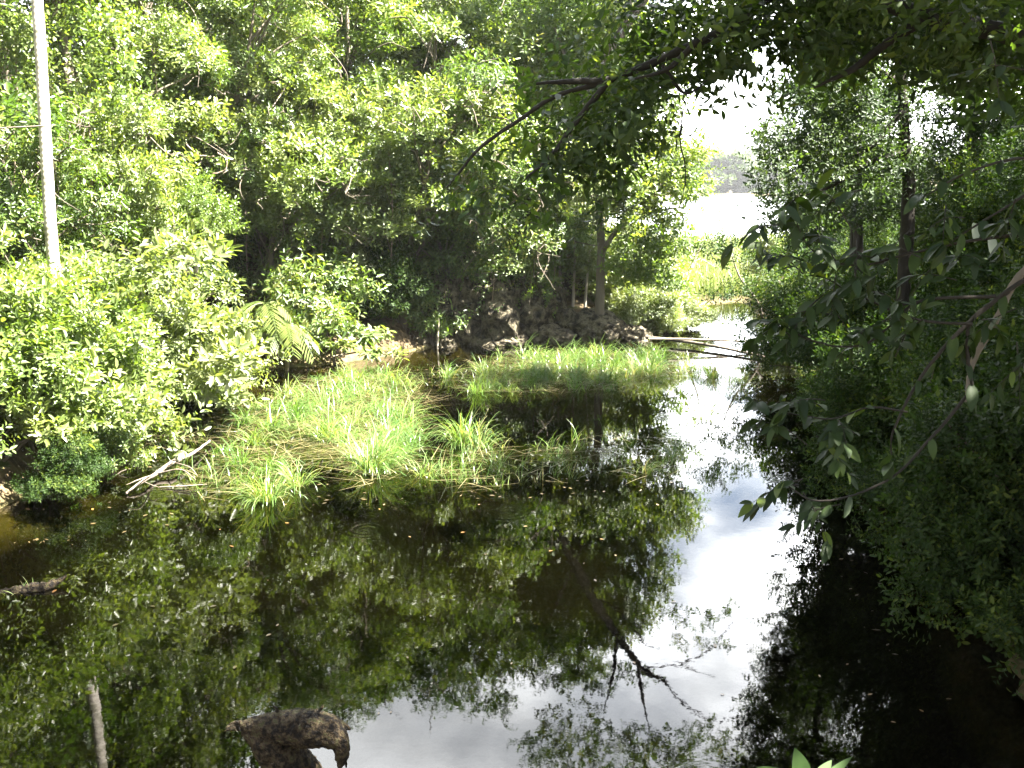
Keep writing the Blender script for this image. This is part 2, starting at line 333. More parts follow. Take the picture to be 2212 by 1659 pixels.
def water_mat(name, swell=.0013, chop=1.0, rough=0.0):
    m, t, out = mat(name)
    ge = N(t, 'ShaderNodeNewGeometry')
    # slow swell, fine wrinkles in patches, and rings left by drops
    n1 = N(t, 'ShaderNodeTexNoise'); n1.inputs['Scale'].default_value = .9; n1.inputs['Detail'].default_value = 3; t.links.new(ge.outputs['Position'], n1.inputs['Vector'])
    n2 = N(t, 'ShaderNodeTexNoise'); n2.inputs['Scale'].default_value = 9; n2.inputs['Detail'].default_value = 3; t.links.new(ge.outputs['Position'], n2.inputs['Vector'])
    vo = N(t, 'ShaderNodeTexVoronoi', feature='F1'); vo.inputs['Scale'].default_value = .55; vo.inputs['Randomness'].default_value = 1; vo.voronoi_dimensions = '2D'
    t.links.new(ge.outputs['Position'], vo.inputs['Vector'])
    sn = N(t, 'ShaderNodeMath', operation='MULTIPLY'); sn.inputs[1].default_value = 95; t.links.new(vo.outputs['Distance'], sn.inputs[0])
    si = N(t, 'ShaderNodeMath', operation='SINE'); t.links.new(sn.outputs[0], si.inputs[0])
    fo = N(t, 'ShaderNodeMapRange'); fo.inputs[1].default_value = .26; fo.inputs[2].default_value = .05; t.links.new(vo.outputs['Distance'], fo.inputs[0])
    sc = N(t, 'ShaderNodeSeparateColor'); t.links.new(vo.outputs['Color'], sc.inputs[0])
    th = N(t, 'ShaderNodeMath', operation='GREATER_THAN'); th.inputs[1].default_value = .62; t.links.new(sc.outputs[0], th.inputs[0])
    a = N(t, 'ShaderNodeMath', operation='MULTIPLY'); t.links.new(si.outputs[0], a.inputs[0]); t.links.new(fo.outputs[0], a.inputs[1])
    a2 = N(t, 'ShaderNodeMath', operation='MULTIPLY'); t.links.new(a.outputs[0], a2.inputs[0]); t.links.new(th.outputs[0], a2.inputs[1])
    hs = []
    for src, k in ((n1.outputs['Fac'], swell), (n2.outputs['Fac'], .00022 * chop), (a2.outputs[0], .0006)):
        q = N(t, 'ShaderNodeMath', operation='MULTIPLY'); q.inputs[1].default_value = k; t.links.new(src, q.inputs[0]); hs.append(q)
    s1 = N(t, 'ShaderNodeMath', operation='ADD'); t.links.new(hs[0].outputs[0], s1.inputs[0]); t.links.new(hs[1].outputs[0], s1.inputs[1])
    s2 = N(t, 'ShaderNodeMath', operation='ADD'); t.links.new(s1.outputs[0], s2.inputs[0]); t.links.new(hs[2].outputs[0], s2.inputs[1])
    b = N(t, 'ShaderNodeBump'); b.inputs['Strength'].default_value = 1.0; b.inputs['Distance'].default_value = 1.0; t.links.new(s2.outputs[0], b.inputs['Height'])
    fr = N(t, 'ShaderNodeFresnel'); fr.inputs['IOR'].default_value = 1.33; t.links.new(b.outputs[0], fr.inputs['Normal'])
    tr = N(t, 'ShaderNodeBsdfTransparent'); tr.inputs['Color'].default_value = (.27, .26, .14, 1)
    gl = N(t, 'ShaderNodeBsdfGlossy'); gl.inputs['Roughness'].default_value = rough; gl.inputs['Color'].default_value = (1, 1, 1, 1); t.links.new(b.outputs[0], gl.inputs['Normal'])
    ms = N(t, 'ShaderNodeMixShader'); t.links.new(fr.outputs[0], ms.inputs[0]); t.links.new(tr.outputs[0], ms.inputs[1]); t.links.new(gl.outputs[0], ms.inputs[2])
    t.links.new(ms.outputs[0], out.inputs[0]); return m
M_WATER = water_mat('still_pond_water'); M_LAKE = water_mat('rippled_lake_water', .25, 120, .3)

# ------------------------------------------------------------------ ground and water
def axis_coords(lo, hi, dense_lo, dense_hi, step, n_out):
    a = np.arange(dense_lo, dense_hi + 1e-6, step)
    l = dense_lo - (dense_lo - lo) * (np.linspace(0, 1, n_out) ** 2.2)[1:][::-1]; r = dense_hi + (hi - dense_hi) * (np.linspace(0, 1, n_out) ** 2.2)[1:]
    return np.concatenate([l, a, r])
gx = axis_coords(-700, 700, -20, 16, .22, 40); gy = axis_coords(-120, 1100, -2, 46, .22, 110)
X, Y = np.meshgrid(gx, gy); Z = H(X, Y)
flat = np.stack([X.ravel(), Y.ravel()], 1)
nz = np.array([mnoise.noise((float(a) * .6, float(b) * .6, .3)) + .5 * mnoise.noise((float(a) * 1.7, float(b) * 1.7, 2.3)) for a, b in flat]).reshape(X.shape)
Z = Z + nz * np.where(Z > .05, np.clip(Z * .25, .02, .35), .05)
ny, nx = X.shape
idx = np.arange(nx * ny).reshape(ny, nx)
Q = np.stack([idx[:-1, :-1], idx[:-1, 1:], idx[1:, 1:], idx[1:, :-1]], -1).reshape(-1, 4)
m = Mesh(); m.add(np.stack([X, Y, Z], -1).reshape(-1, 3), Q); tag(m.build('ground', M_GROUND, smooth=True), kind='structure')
def sheet(name, x0, x1, y0, y1, z, mt):
    m = Mesh(); m.add([(x0, y0, z), (x1, y0, z), (x1, y1, z), (x0, y1, z)], [[0, 1, 2, 3]]); return tag(m.build(name, mt), kind='structure')
sheet('pond_water', -60, 60, 3, 60, 0.0, M_WATER)
sheet('lake_water', -400, 600, 70, 445, 0.0, M_LAKE)

# ------------------------------------------------------------------ trees and bushes: prototypes, then copies
def tree_parts(seed, h, cr, cb, ncl, kind, leafmat, per=34, tr=.14, clr=(.5, 1.0), barkmat=None, lean=.08, limbs=14):
    """trunk and crown meshes of a tree h metres tall, crown radius cr, foliage from cb*h upward"""
    r = np.random.default_rng(seed); lx, ly = r.normal(0, lean * h, 2)
    tp = np.array([[0, 0, -.6], [lx * .1 + r.normal(0, .08), ly * .1, h * .2], [lx * .4 + r.normal(0, .15), ly * .4, h * .45], [lx * .8, ly * .8, h * .7], [lx, ly, h * .92]])
    W = Mesh(); C = tube(W, tp, [tr * 1.25, tr, tr * .8, tr * .5, tr * .15], 18, 8, r, .01, .06)
    cc = []; rad = []
    zc, hz = h * (cb + 1) / 2, h * (1 - cb) / 2
    while len(cc) < ncl:
        z = r.uniform(cb * h, h * .97); q = (z - zc) / hz; pr = cr * math.sqrt(max(.05, 1 - q * q * .9)) * (.75 + .35 * r.uniform())
        az = r.uniform(0, 2 * math.pi); d = pr * (.35 + .65 * r.uniform() ** .5)
        f = np.interp(z, C[:, 2], np.arange(len(C))); c0 = C[int(f)]
        cc.append((c0[0] + d * math.cos(az), c0[1] + d * math.sin(az), z)); rad.append(r.uniform(*clr))
    cc = np.array(cc); rad = np.array(rad)
    for i in r.choice(ncl, min(limbs, ncl), replace=False):
        z0 = max(cc[i][2] - r.uniform(.8, 2.2), h * .12); k = int(np.interp(z0, C[:, 2], np.arange(len(C)))); p0 = C[k]
        mid = (p0 + cc[i]) / 2 + np.array([r.normal(0, .2), r.normal(0, .2), r.uniform(-.1, .35)])
        tube(W, [p0, mid, cc[i]], [tr * .42, tr * .25, .012], 9, 5, r, .012)
    for i in r.integers(0, ncl, 46):
        o_ = cc[i] * np.array([1, 1, 1]); out = o_ - np.array([C[-1][0] * .5, C[-1][1] * .5, o_[2]]); out /= np.linalg.norm(out) + 1e-6; ln = r.uniform(.5, 1.5)
        p1 = o_ + out * rad[i] * .9 + np.array([0, 0, r.normal(0, .25)]); p2 = p1 + out * ln * .5 + np.array([r.normal(0, .3), r.normal(0, .3), r.uniform(-.9, .4) * ln])
        tube(W, [o_, p1, (p1 + p2) / 2 + r.normal(0, .12, 3), p2], [.022, .016, .012, .004], 10, 4, r, .015)
    L = Mesh(); clumps(L, kind, cc, rad, per * 1.2 * (rad / .75) ** 2, r, .55, .55, -.2)
    k3 = {'broad': 'small', 'small': 'broad', 'loose': 'small'}[kind]; sub = r.choice(ncl, ncl // 3, replace=False)
    clumps(L, k3, cc[sub] + r.normal(0, .3, (len(sub), 3)), rad[sub] * .8, per * .8, r, .9, .1, -.8)
    return W.data('trunk', barkmat or M_BARK, True), L.data('crown', leafmat)
def bush_parts(seed, h, rx, kind, leafmat, ncl=22, per=30, clr=(.35, .6), low=.08, kind2=None):
    r = np.random.default_rng(seed); cc = []; W = Mesh()
    lob = [(r.uniform(0, 6.28), r.uniform(.25, .75), r.uniform(.55, 1.08), r.uniform(.45, .7)) for _ in range(6)]
    while len(cc) < ncl:
        az, d0, hh, sz = lob[r.integers(6)]
        q = r.uniform(low, .95); d = rx * sz * math.sqrt(1 - q * q * .8) * (.4 + .6 * r.uniform() ** .6); a2 = r.uniform(0, 6.28)
        p = np.array([rx * d0 * math.cos(az) + d * math.cos(a2), rx * d0 * math.sin(az) + d * math.sin(a2), h * hh * q])
        cc.append(p)
    cc = np.array(cc)
    for i in range(min(16, ncl)):
        p = cc[i]; tube(W, [(r.normal(0, .15), r.normal(0, .15), -.3), p * np.array([.45, .45, .6]), p, p * np.array([1.12, 1.12, 1.08]) + r.normal(0, .12, 3)], [.03, .02, .01, .004], 11, 5, r, .014)
    L = Mesh(); k2 = kind2 or kind; rad = r.uniform(*clr, ncl); half = ncl * 2 // 3
    clumps(L, kind, cc[:half], rad[:half], per, r, .8); clumps(L, k2, cc[half:], rad[half:], per, r, .8)
    stray = cc[r.choice(ncl, ncl, True)]; dd = stray / (np.linalg.norm(stray, axis=1)[:, None] + 1e-6)
    scatter(L, kind, stray + dd * r.uniform(.2, .6, (ncl, 1)) + r.normal(0, .15, stray.shape), dd + r.normal(0, .4, dd.shape), r, .7, 1.2)
    return W.data('stems', M_BARK, True), L.data('foliage', leafmat)
def place(parts, names, name, label, cat, loc, rz, scale, group=None):
    o = thing(name, label, cat, loc, rz, group, scale)
    for me, nm in zip(parts, names):
        c = bpy.data.objects.new(nm, me); COL.objects.link(c); c.parent = o
    return o
TREE = {
    'A': (tree_parts(1, 10, 2.5, .22, 36, 'broad', M_FOREST, 36), 10),
    'B': (tree_parts(2, 10, 2.2, .15, 36, 'broad', M_BRIGHT, 36), 10),
    'C': (tree_parts(3, 10, 2.8, .25, 40, 'small', M_FOREST, 48), 10),
    'D': (tree_parts(4, 10, 2.4, .20, 34, 'loose', M_GREY, 26, barkmat=M_PALEBARK), 10),
    'E': (tree_parts(5, 7, 2.6, .35, 32, 'broad', M_BRIGHT, 36, tr=.11, lean=.14), 7),
    'G': (tree_parts(7, 10, 2.5, .14, 40, 'broad', M_YELLOW, 34), 10),
    'H': (tree_parts(8, 10, 2.4, .12, 44, 'small', M_BRIGHT, 52), 10),
    'F': (tree_parts(6, 7, 2.3, .30, 30, 'loose', M_FOREST, 34, tr=.10, lean=.12), 7),
}
BUSH = {
    'a': (bush_parts(11, 3.4, 1.9, 'broad', M_BRIGHT, 74, 26, (.34, .58), kind2='small'), 3.4),
    'b': (bush_parts(12, 2.4, 1.6, 'small', M_PALEL, 60, 34, (.28, .5), kind2='broad'), 2.4),
    'c': (bush_parts(13, 1.6, 1.2, 'loose', M_FOREST, 24, 24, (.3, .5)), 1.6),
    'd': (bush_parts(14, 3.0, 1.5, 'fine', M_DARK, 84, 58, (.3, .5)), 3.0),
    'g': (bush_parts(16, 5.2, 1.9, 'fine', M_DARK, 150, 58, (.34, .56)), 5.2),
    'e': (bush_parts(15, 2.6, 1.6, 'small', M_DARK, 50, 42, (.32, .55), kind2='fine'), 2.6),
}
def tree(key, pxd, Yd, ztop, label, rz, name='broadleaf_tree', wide=1.0, cat='tree', group='trees on the far bank'):
    parts, h = TREE[key]; x = at(pxd, 300, Yd)[0]; z = h1(x, Yd); s = (ztop - z) / h
    return place(parts, ('trunk', 'crown'), name, label, cat, (x, Yd, z), rz, (s * wide, s * wide, s), group)
def bush(key, pxd, Yd, h, label, rz, name='shrub', wide=1.0, group='bushes along the pond', dz=0.0):
    parts, h0 = BUSH[key]; x = at(pxd, 600, Yd)[0]; z = max(h1(x, Yd), 0.0) + dz; s = h / h0
    return place(parts, ('stems', 'foliage'), name, label, 'bush', (x, Yd, z), rz, (s * wide, s * wide, s), group)

# far bank, back row to front row: (prototype, picture x, distance, height of top, label)
for i, (k, px, y_, zt, wd, lb) in enumerate([
    ('A', -150, 20, 12.5, 1.1, 'dark tree cut by the left picture edge behind the palm'),
    ('G', 30, 24.5, 13.5, 1.1, 'bright tree with its crown directly left of the pale palm trunk'),
    ('H', 190, 25, 13.5, 1.05, 'tall sunlit tree draped in creepers immediately right of the palm trunk'),
    ('C', 60, 31, 16, 1.2, 'small leaved tree at the upper left rising behind the palm'),
    ('A', 340, 31, 16, 1.1, 'big dark green tree beyond the shady gap at upper left'),
    ('H', 480, 34, 14.6, 1.15, 'tall rounded tree on the top of the slope, upper left centre'),
    ('G', 620, 35, 13.6, 1.1, 'bright tree at the top edge left of the picture middle'),
    ('A', 800, 37, 14.4, 1.15, 'tree at the top edge left of the grey-green sparse tree'),
    ('G', 760, 33, 12.6, 1.05, 'bright tree with stepped leaf tiers above the rock face'),
    ('D', 930, 36, 14.5, 1.1, 'loose tree with visible pale branches near the top middle'),
    ('D', 1080, 36, 13.5, 1.05, 'sparse grey-green tree in the top middle with sky specks'),
    ('D', 1230, 39, 13.0, 1.0, 'thin grey-green tree behind the overhanging limb'),
    ('H', 1110, 34.5, 11.5, 1.05, 'small leaved tree directly above the rock face'),
    ('B', 940, 33, 11, 1.1, 'mid-height tree over the left end of the rock face'),
    ('B', 265, 27.5, 11.5, .9, 'sunlit tree leaning over the dark hollow beside the leafy left mound'),
    ('B', 560, 31, 12, 1.1, 'dense tree in the upper left centre above the dark hollow'),
    ('C', 430, 29.5, 11, .9, 'tree with drooping foliage above the pale vine mound'),
    ('E', 560, 29.3, 7.8, 1.0, 'low tree with bright leaf whorls overhanging the dark hollow'),
    ('E', 730, 30, 8.4, 1.0, 'low spreading tree with shining tips left of the picture middle'),
    ('E', 860, 30.8, 7.8, 1.0, 'low tree leaning out over the rock face from the left'),
    ('F', 1010, 32.2, 8.2, 1.0, 'low loose tree standing on top of the rock face'),
    ('F', 1120, 31.9, 6.6, .95, 'low tree hanging over the right half of the rock face'),
    ('F', 985, 31.6, 6.0, .8, 'low tree hanging over the left half of the rock face'),  # this low tree and the one before are added to shade the rocks
    ('F', 660, 29.8, 5.6, .9, 'shaded small tree low in the hollow behind the broad cut leaves'),
    ('E', 250, 24.5, 6.8, .8, 'bright low tree behind the leafy left mound'),
    ('F', 100, 22, 7.0, .8, 'low leafy tree around the foot of the palm'),
    ('B', -260, 15.5, 9.0, 1.0, 'bright tree on the left bank outside the picture edge'),
    ('A', 1180, 46, 13, 1.1, 'hazy tree far back on the slope behind the sparse tree'),
    ('C', 1000, 44, 17, 1.3, 'tall tree on the crest behind the top middle trees'),
    ('A', 250, 38, 19, 1.4, 'tallest tree on the crest at the upper left'),
    ('C', 600, 42, 16.8, 1.4, 'tall tree on the crest behind the left centre'),
    ('C', 800, 42, 16.8, 1.4, 'tall tree on the crest filling the gap left of the top middle'),
    ('A', 700, 39, 15.4, 1.2, 'tree on the crest between the stepped tree and the top edge'),
    ('H', 400, 37, 16, 1.3, 'tree on the crest between the two big upper left crowns'),
    ('G', 900, 40, 15.6, 1.2, 'yellow-green tree on the crest left of the loose pale branched tree'),
    ('H', 1130, 38, 14.5, 1.0, 'dense small leaved tree behind the sparse top middle tree'),
    ('G', 1010, 35, 12.5, 1.0, 'yellow-green tree between the loose tree and the rock face'),
    ('H', 660, 32.5, 10.5, 1.0, 'small leaved tree halfway down the slope left of the picture middle'),
    ('H', 330, 28.5, 9.5, .8, 'small leaved tree at the edge of the shady gap'),
]): tree(k, px, y_, zt, lb, i * 2.39, wide=wd)

for i, (k, px, y_, h, wd, lb) in enumerate([
    ('a', 60, 18.2, 3.6, 1.0, 'tall sunlit bush at the foot of the palm'),
    ('b', 205, 20.6, 3.4, 1.1, 'bright bush forming the crest of the left mound'),
    ('b', 320, 22.6, 2.5, 1.05, 'shining bush on the right slope of the left mound'),
    ('b', 378, 23.8, 1.8, .95, 'overexposed bush at the right tip of the left mound'),
    ('e', 20, 17.2, 2.6, .85, 'shaded bush at the left picture edge with hanging leaves'),
    ('b', 150, 19.6, 2.0, 1.0, 'low bush on the front of the left mound'),
    ('b', 250, 21.7, 1.5, .9, 'low bush touching the shallows under the left mound'),
    ('a', -60, 16.0, 3.2, 1.0, 'bush cut by the left picture edge above the shore'),
    ('c', 200, 16.9, .75, .8, 'small bright clump growing at the edge of the brown shallows'),
    ('e', 60, 15.7, 1.1, 1.0, 'dark low bush at the waterline by the left edge'),
    ('c', 690, 28.4, 1.9, .9, 'leafy bush right of the broad cut leaves'),
    ('c', 620, 28.0, 1.5, .9, 'green bush between the cut leaves and the whorled shrub'),
    ('c', 480, 30.5, 2.0, 1.0, 'shaded bush in the dark hollow beneath the vine mound'),
    ('e', 390, 28.5, 2.2, .9, 'dark bush beside the pale rock in the hollow'),
    ('e', 760, 31.0, 1.8, 1.0, 'dark bush behind the whorled shrub'),
    ('e', 870, 30.9, 2.6, .9, 'dark bush hiding the foot of the low tree left of the rock face'),
    ('c', 930, 31.2, 1.5, .9, 'leafy plant leaning over the left end of the rock face'),
    ('b', 690, 30.4, 2.4, 1.0, 'bright bush in the middle of the hollow above the whorled shrub'),
    ('c', 900, 33.2, 1.7, 1.0, 'small bush on the ledge of the rock face'),
    ('c', 1160, 33.8, 2.3, 1.0, 'bush among the slender stems right of the rock face'),
    ('b', 1390, 33.5, 1.6, 1.0, 'sunny bush right of the forked tree'),
    ('b', 1480, 35.0, 1.1, 1.2, 'low sunny bush at the water inlet'),
    ('b', 1330, 36, 2.6, 1.2, 'pale bush behind the forked tree'),
    ('b', 1405, 37.5, 1.9, 1.0, 'tall sunny bush screening the reeds right of the forked tree'),
    ('b', 1250, 35, 2.6, 1.1, 'bright bush behind the slender stems'),
    ('b', 1440, 34.0, .9, 1.1, 'low bright plant on the sandy edge by the fallen logs'),
    ('c', 1020, 34.0, 1.8, 1.1, 'bush hanging over the top of the rock face'),
    ('c', 1090, 33.4, 1.5, 1.1, 'leafy bush on the right shoulder of the rock face'),
    ('e', 960, 33.6, 1.8, 1.0, 'dark bush rooted above the left rocks'),
    ('c', 860, 31.6, 1.3, 1.0, 'small shaded bush at the foot of the left rocks'),
]): bush(k, px, y_, h, lb, i * 1.7, wide=wd)

ur = np.random.default_rng(44); ux = ur.uniform(-20, 4.5, 1500); uy = ur.uniform(15, 46, 1500); us = sdist(ux, uy); kp = (us > 1.2) & (ux < 1.5 + .06 * np.clip(uy - 30, 0, 99))
ux, uy = ux[kp], uy[kp]; M = Mesh(); clumps(M, 'loose', np.column_stack([ux, uy, H(ux, uy) + ur.uniform(.1, .9, len(ux))]), ur.uniform(.3, .6, len(ux)), 14, ur)
tag(M.build('undergrowth', M_FOREST), 'low leafy undergrowth covering the slope beneath the far bank trees', None, None, 'stuff')

# right bank
for i, (k, px, y_, h, wd, dz, lb) in enumerate([
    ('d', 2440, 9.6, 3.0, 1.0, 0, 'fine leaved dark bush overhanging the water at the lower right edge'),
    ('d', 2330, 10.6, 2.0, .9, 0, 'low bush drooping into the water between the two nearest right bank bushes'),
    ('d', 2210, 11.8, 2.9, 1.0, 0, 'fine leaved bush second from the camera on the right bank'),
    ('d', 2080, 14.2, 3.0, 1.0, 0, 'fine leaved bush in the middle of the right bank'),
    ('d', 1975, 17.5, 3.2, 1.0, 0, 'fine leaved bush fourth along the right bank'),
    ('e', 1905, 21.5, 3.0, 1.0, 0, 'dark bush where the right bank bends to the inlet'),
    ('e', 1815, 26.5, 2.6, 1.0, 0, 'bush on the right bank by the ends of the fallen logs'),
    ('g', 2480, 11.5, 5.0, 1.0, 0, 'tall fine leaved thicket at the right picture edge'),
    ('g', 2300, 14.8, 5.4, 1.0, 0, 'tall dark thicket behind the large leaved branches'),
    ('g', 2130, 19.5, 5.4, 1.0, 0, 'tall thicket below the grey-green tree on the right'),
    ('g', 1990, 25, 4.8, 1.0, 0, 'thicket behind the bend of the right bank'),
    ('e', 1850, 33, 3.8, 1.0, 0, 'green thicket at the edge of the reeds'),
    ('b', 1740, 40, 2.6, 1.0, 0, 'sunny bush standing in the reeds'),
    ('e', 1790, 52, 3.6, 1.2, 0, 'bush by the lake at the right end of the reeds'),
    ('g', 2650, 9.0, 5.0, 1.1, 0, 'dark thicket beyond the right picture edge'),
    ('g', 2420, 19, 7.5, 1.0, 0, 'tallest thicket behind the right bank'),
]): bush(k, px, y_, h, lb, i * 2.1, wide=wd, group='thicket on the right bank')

# small sunlit shrub standing at the inlet on thin stems
def custom_tree(name, label, cat, base, stems, clump_px, kind, leafmat, bark, per, rng, group=None, low=-.35, smin=.75, smax=1.2, flat=.72, parts=('trunk', 'crown')):
    """base: origin; stems: list of (points, radii); clump_px: rows of (px, py, distance, radius)"""
    o = thing(name, label, cat, base, 0, group)
    for j, (P, R) in enumerate(stems):
        W = Mesh(); tube(W, P, R, max(10, len(P) * 6), 8, rng, .004, .05); W.build(parts[0] if j == 0 else 'limb', bark, o, True, offset=base)
    L = Mesh(); C = np.array([at(a, b, y) for a, b, y, q in clump_px]); R = np.array([q for *_, q in clump_px])
    clumps(L, kind, C, R, per * (R / R.mean()) ** 2, rng, low=low, smin=smin, smax=smax, flat=flat); L.build(parts[1], leafmat, o, offset=base)
    return o
rg = np.random.default_rng(77)
def gbase(px, Yd):
    x = at(px, 600, Yd)[0]; return np.array([x, Yd, h1(x, Yd)])

# the forked tree on the earth bank in the middle, leaning right
b0 = gbase(1297, 31.8)
custom_tree('forked_tree', 'forked tree with sunny yellow-green crown standing on the earth bank by the inlet', 'tree', b0, [
    (np.vstack([b0 - [0, 0, .4], ats([(1297, 600), (1300, 540), (1296, 470), (1290, 380)], 31.8), at(1260, 230, 32), at(1200, 60, 32.3)]), [.17, .14, .13, .12, .10, .08, .04]),
    (ats([(1300, 545), (1340, 490), (1400, 460), (1480, 445)], 31.6), [.09, .07, .05, .015]),
    (ats([(1292, 420), (1350, 330), (1400, 300)], 31.9), [.07, .05, .015])],
    [(1290, 420, 31.6, .8), (1360, 400, 31.4, .85), (1430, 430, 31.2, .75), (1240, 430, 31.8, .75), (1390, 480, 31.2, .7), (1460, 390, 31.5, .7), (1330, 350, 32, .9), (1420, 340, 32, .8),
     (1250, 360, 32, .8), (1390, 290, 32.2, .8), (1310, 280, 32.4, .9), (1230, 290, 32.6, .9), (1500, 430, 31, .45), (1330, 470, 31.4, .6), (1440, 500, 31, .5), (1370, 540, 31.2, .5),
     (1200, 220, 33, 1), (1290, 200, 33, .95), (1200, 120, 33, 1), (1280, 110, 33, .9), (1220, 30, 33.5, 1), (1430, 560, 31.5, .55), (1400, 600, 32, .5), (1240, 500, 32.2, .5), (1350, 440, 31.2, .7), (1470, 540, 31, .45), (1380, 610, 32, .5), (1450, 620, 32, .45), (1340, 580, 32, .4), (1500, 350, 31.5, .5), (1180, 430, 32.4, .7), (1150, 350, 32.6, .8), (1440, 250, 31.6, .55), (1400, 205, 31.8, .6), (1450, 180, 31.6, .45), (1380, 140, 32, .7), (1340, 210, 32, .7), (1410, 90, 32, .6), (1350, 60, 32, .7)],
    'small', M_YELLOW, M_BARK, 105, rg, smin=1.0, smax=1.8)
# tall dark tree seen mostly in its reflection: leans right over the pool with bare crooked limbs
b1 = gbase(1120, 33.5)
P_ = np.vstack([b1 - [0, 0, .4], b1 + [-.5, -.8, 1.2], [[1.1, 31.8, 5.3]], [[2.0, 31.5, 7.2]], [[2.7, 31.3, 8.5]], [[4.2, 31, 10.7]], [[5.2, 30.9, 11.4]]])
custom_tree('leaning_tree', 'tall tree with a dark bent trunk leaning right behind the overhanging limb', 'tree', b1, [
    (P_, [.26, .24, .22, .19, .17, .12, .04]),
    (np.array([[3.5, 31.15, 9.7], [3.4, 31, 11.0], [3.1, 31, 12.6]]), [.07, .05, .015]),
    (np.array([[4.2, 31, 10.7], [4.4, 31, 11.9], [4.7, 31, 13.2]]), [.07, .05, .012]),
    (np.array([[4.5, 31, 10.9], [5.6, 31, 10.8], [6.8, 30.9, 11.2]]), [.05, .035, .010]),
    (np.array([[2.7, 31.3, 8.5], [3.6, 31.2, 9.0], [4.4, 31, 10.0], [4.9, 31, 10.2]]), [.06, .04, .03, .010]),
    (np.array([[5.6, 31, 10.8], [6.6, 31, 10.2], [7.4, 31, 9.2]]), [.035, .025, .006]),
    (np.array([[5.0, 31, 11.3], [5.8, 30.9, 12.2], [6.9, 30.8, 12.8]]), [.04, .03, .008])],
    [(1120, 120, 32, 1.0), (1180, 60, 32, 1.0), (1260, 20, 32, .9), (1050, 60, 32.5, 1), (1330, 60, 32, .7), (1100, -40, 32, 1), (1220, -60, 32, 1), (1330, -90, 32, .8), (1150, 200, 32.5, .8), (1000, -80, 33, 1.1), (1420, -60, 31.5, .6), (1060, -150, 32, .9), (1250, -190, 31, 1), (1350, -220, 31, .9), (1440, -240, 31, .8), (1520, -250, 31, .8), (1600, -230, 31, .7), (1480, -300, 31, .9), (1380, -320, 31, .9), (1270, -310, 31, 1), (1180, -260, 31.5, 1), (1670, -270, 31, .6), (1560, -330, 31, .7), (1500, 115, 31, .4), (1560, 95, 31, .45), (1615, 120, 31, .35), (1530, 50, 31, .45), (1600, 40, 31, .4), (1470, 165, 31, .28), (1640, 150, 31, .2)],
    'broad', M_FOREST, M_DARKBARK, 34, rg)
# slender pale sapling trunk leaning at the inlet
b2 = on_water(1462, 690) + [0, .3, 0]
custom_tree('slender_tree', 'slender pale leaning tree with sparse leaves in front of the sunny reeds', 'tree', b2, [
    (np.vstack([b2 - [0, 0, .2], ats([(1478, 625), (1492, 580), (1515, 530), (1528, 480)], b2[1])]), [.06, .05, .045, .03, .012]),
    (ats([(1492, 585), (1510, 560), (1545, 575)], b2[1]), [.035, .025, .01])],
    [(1520, 470, b2[1], .5), (1560, 500, b2[1] - .5, .4), (1490, 500, b2[1], .35)], 'small', M_YELLOW, M_PALEBARK, 14, rg)
b3 = on_water(1640, 720) + [.2, 0, .1]
custom_tree('small_tree', 'small rounded dark shrubby tree beside the inlet in front of the reeds', 'tree', b3, [
    (np.vstack([b3 - [0, 0, .3], ats([(1640, 660), (1600, 600), (1580, 540)], b3[1] - 1)]), [.06, .05, .035, .012]),
    (ats([(1640, 660), (1690, 600), (1700, 560)], b3[1] - 1), [.04, .03, .01])],
    [(1570, 540, 28, .45), (1540, 560, 28, .4), (1600, 570, 28, .4), (1640, 620, 28, .45), (1600, 640, 27.5, .4), (1560, 650, 27.5, .4), (1660, 660, 27, .45), (1620, 690, 27, .35), (1690, 600, 27, .5), (1720, 650, 26, .5), (1700, 700, 26, .5), (1740, 720, 25, .5), (1660, 560, 28, .35)],
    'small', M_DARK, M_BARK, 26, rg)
# slender stems standing between the rocks and the forked tree
for px, py0, tilt, lb in [(1190, 640, .3, 'thin bare stem nearest the rock face'), (1213, 635, -.2, 'thin stem second from the rock face'), (1238, 650, .1, 'thin stem midway between rocks and forked tree'), (1262, 655, .4, 'thin stem closest to the forked tree')]:
    bb = gbase(px, 33.2); W = Mesh(); tube(W, [bb - [0, 0, .3], bb + [tilt * .4, 0, 2.0], bb + [tilt, .1, 4.2]], [.05, .04, .02], 12, 6, rg, .01)
    tag(W.build('sapling_stem', M_PALEBARK, None, True, offset=bb), lb + ', grey and upright', 'sapling', 'slender stems by the forked tree')

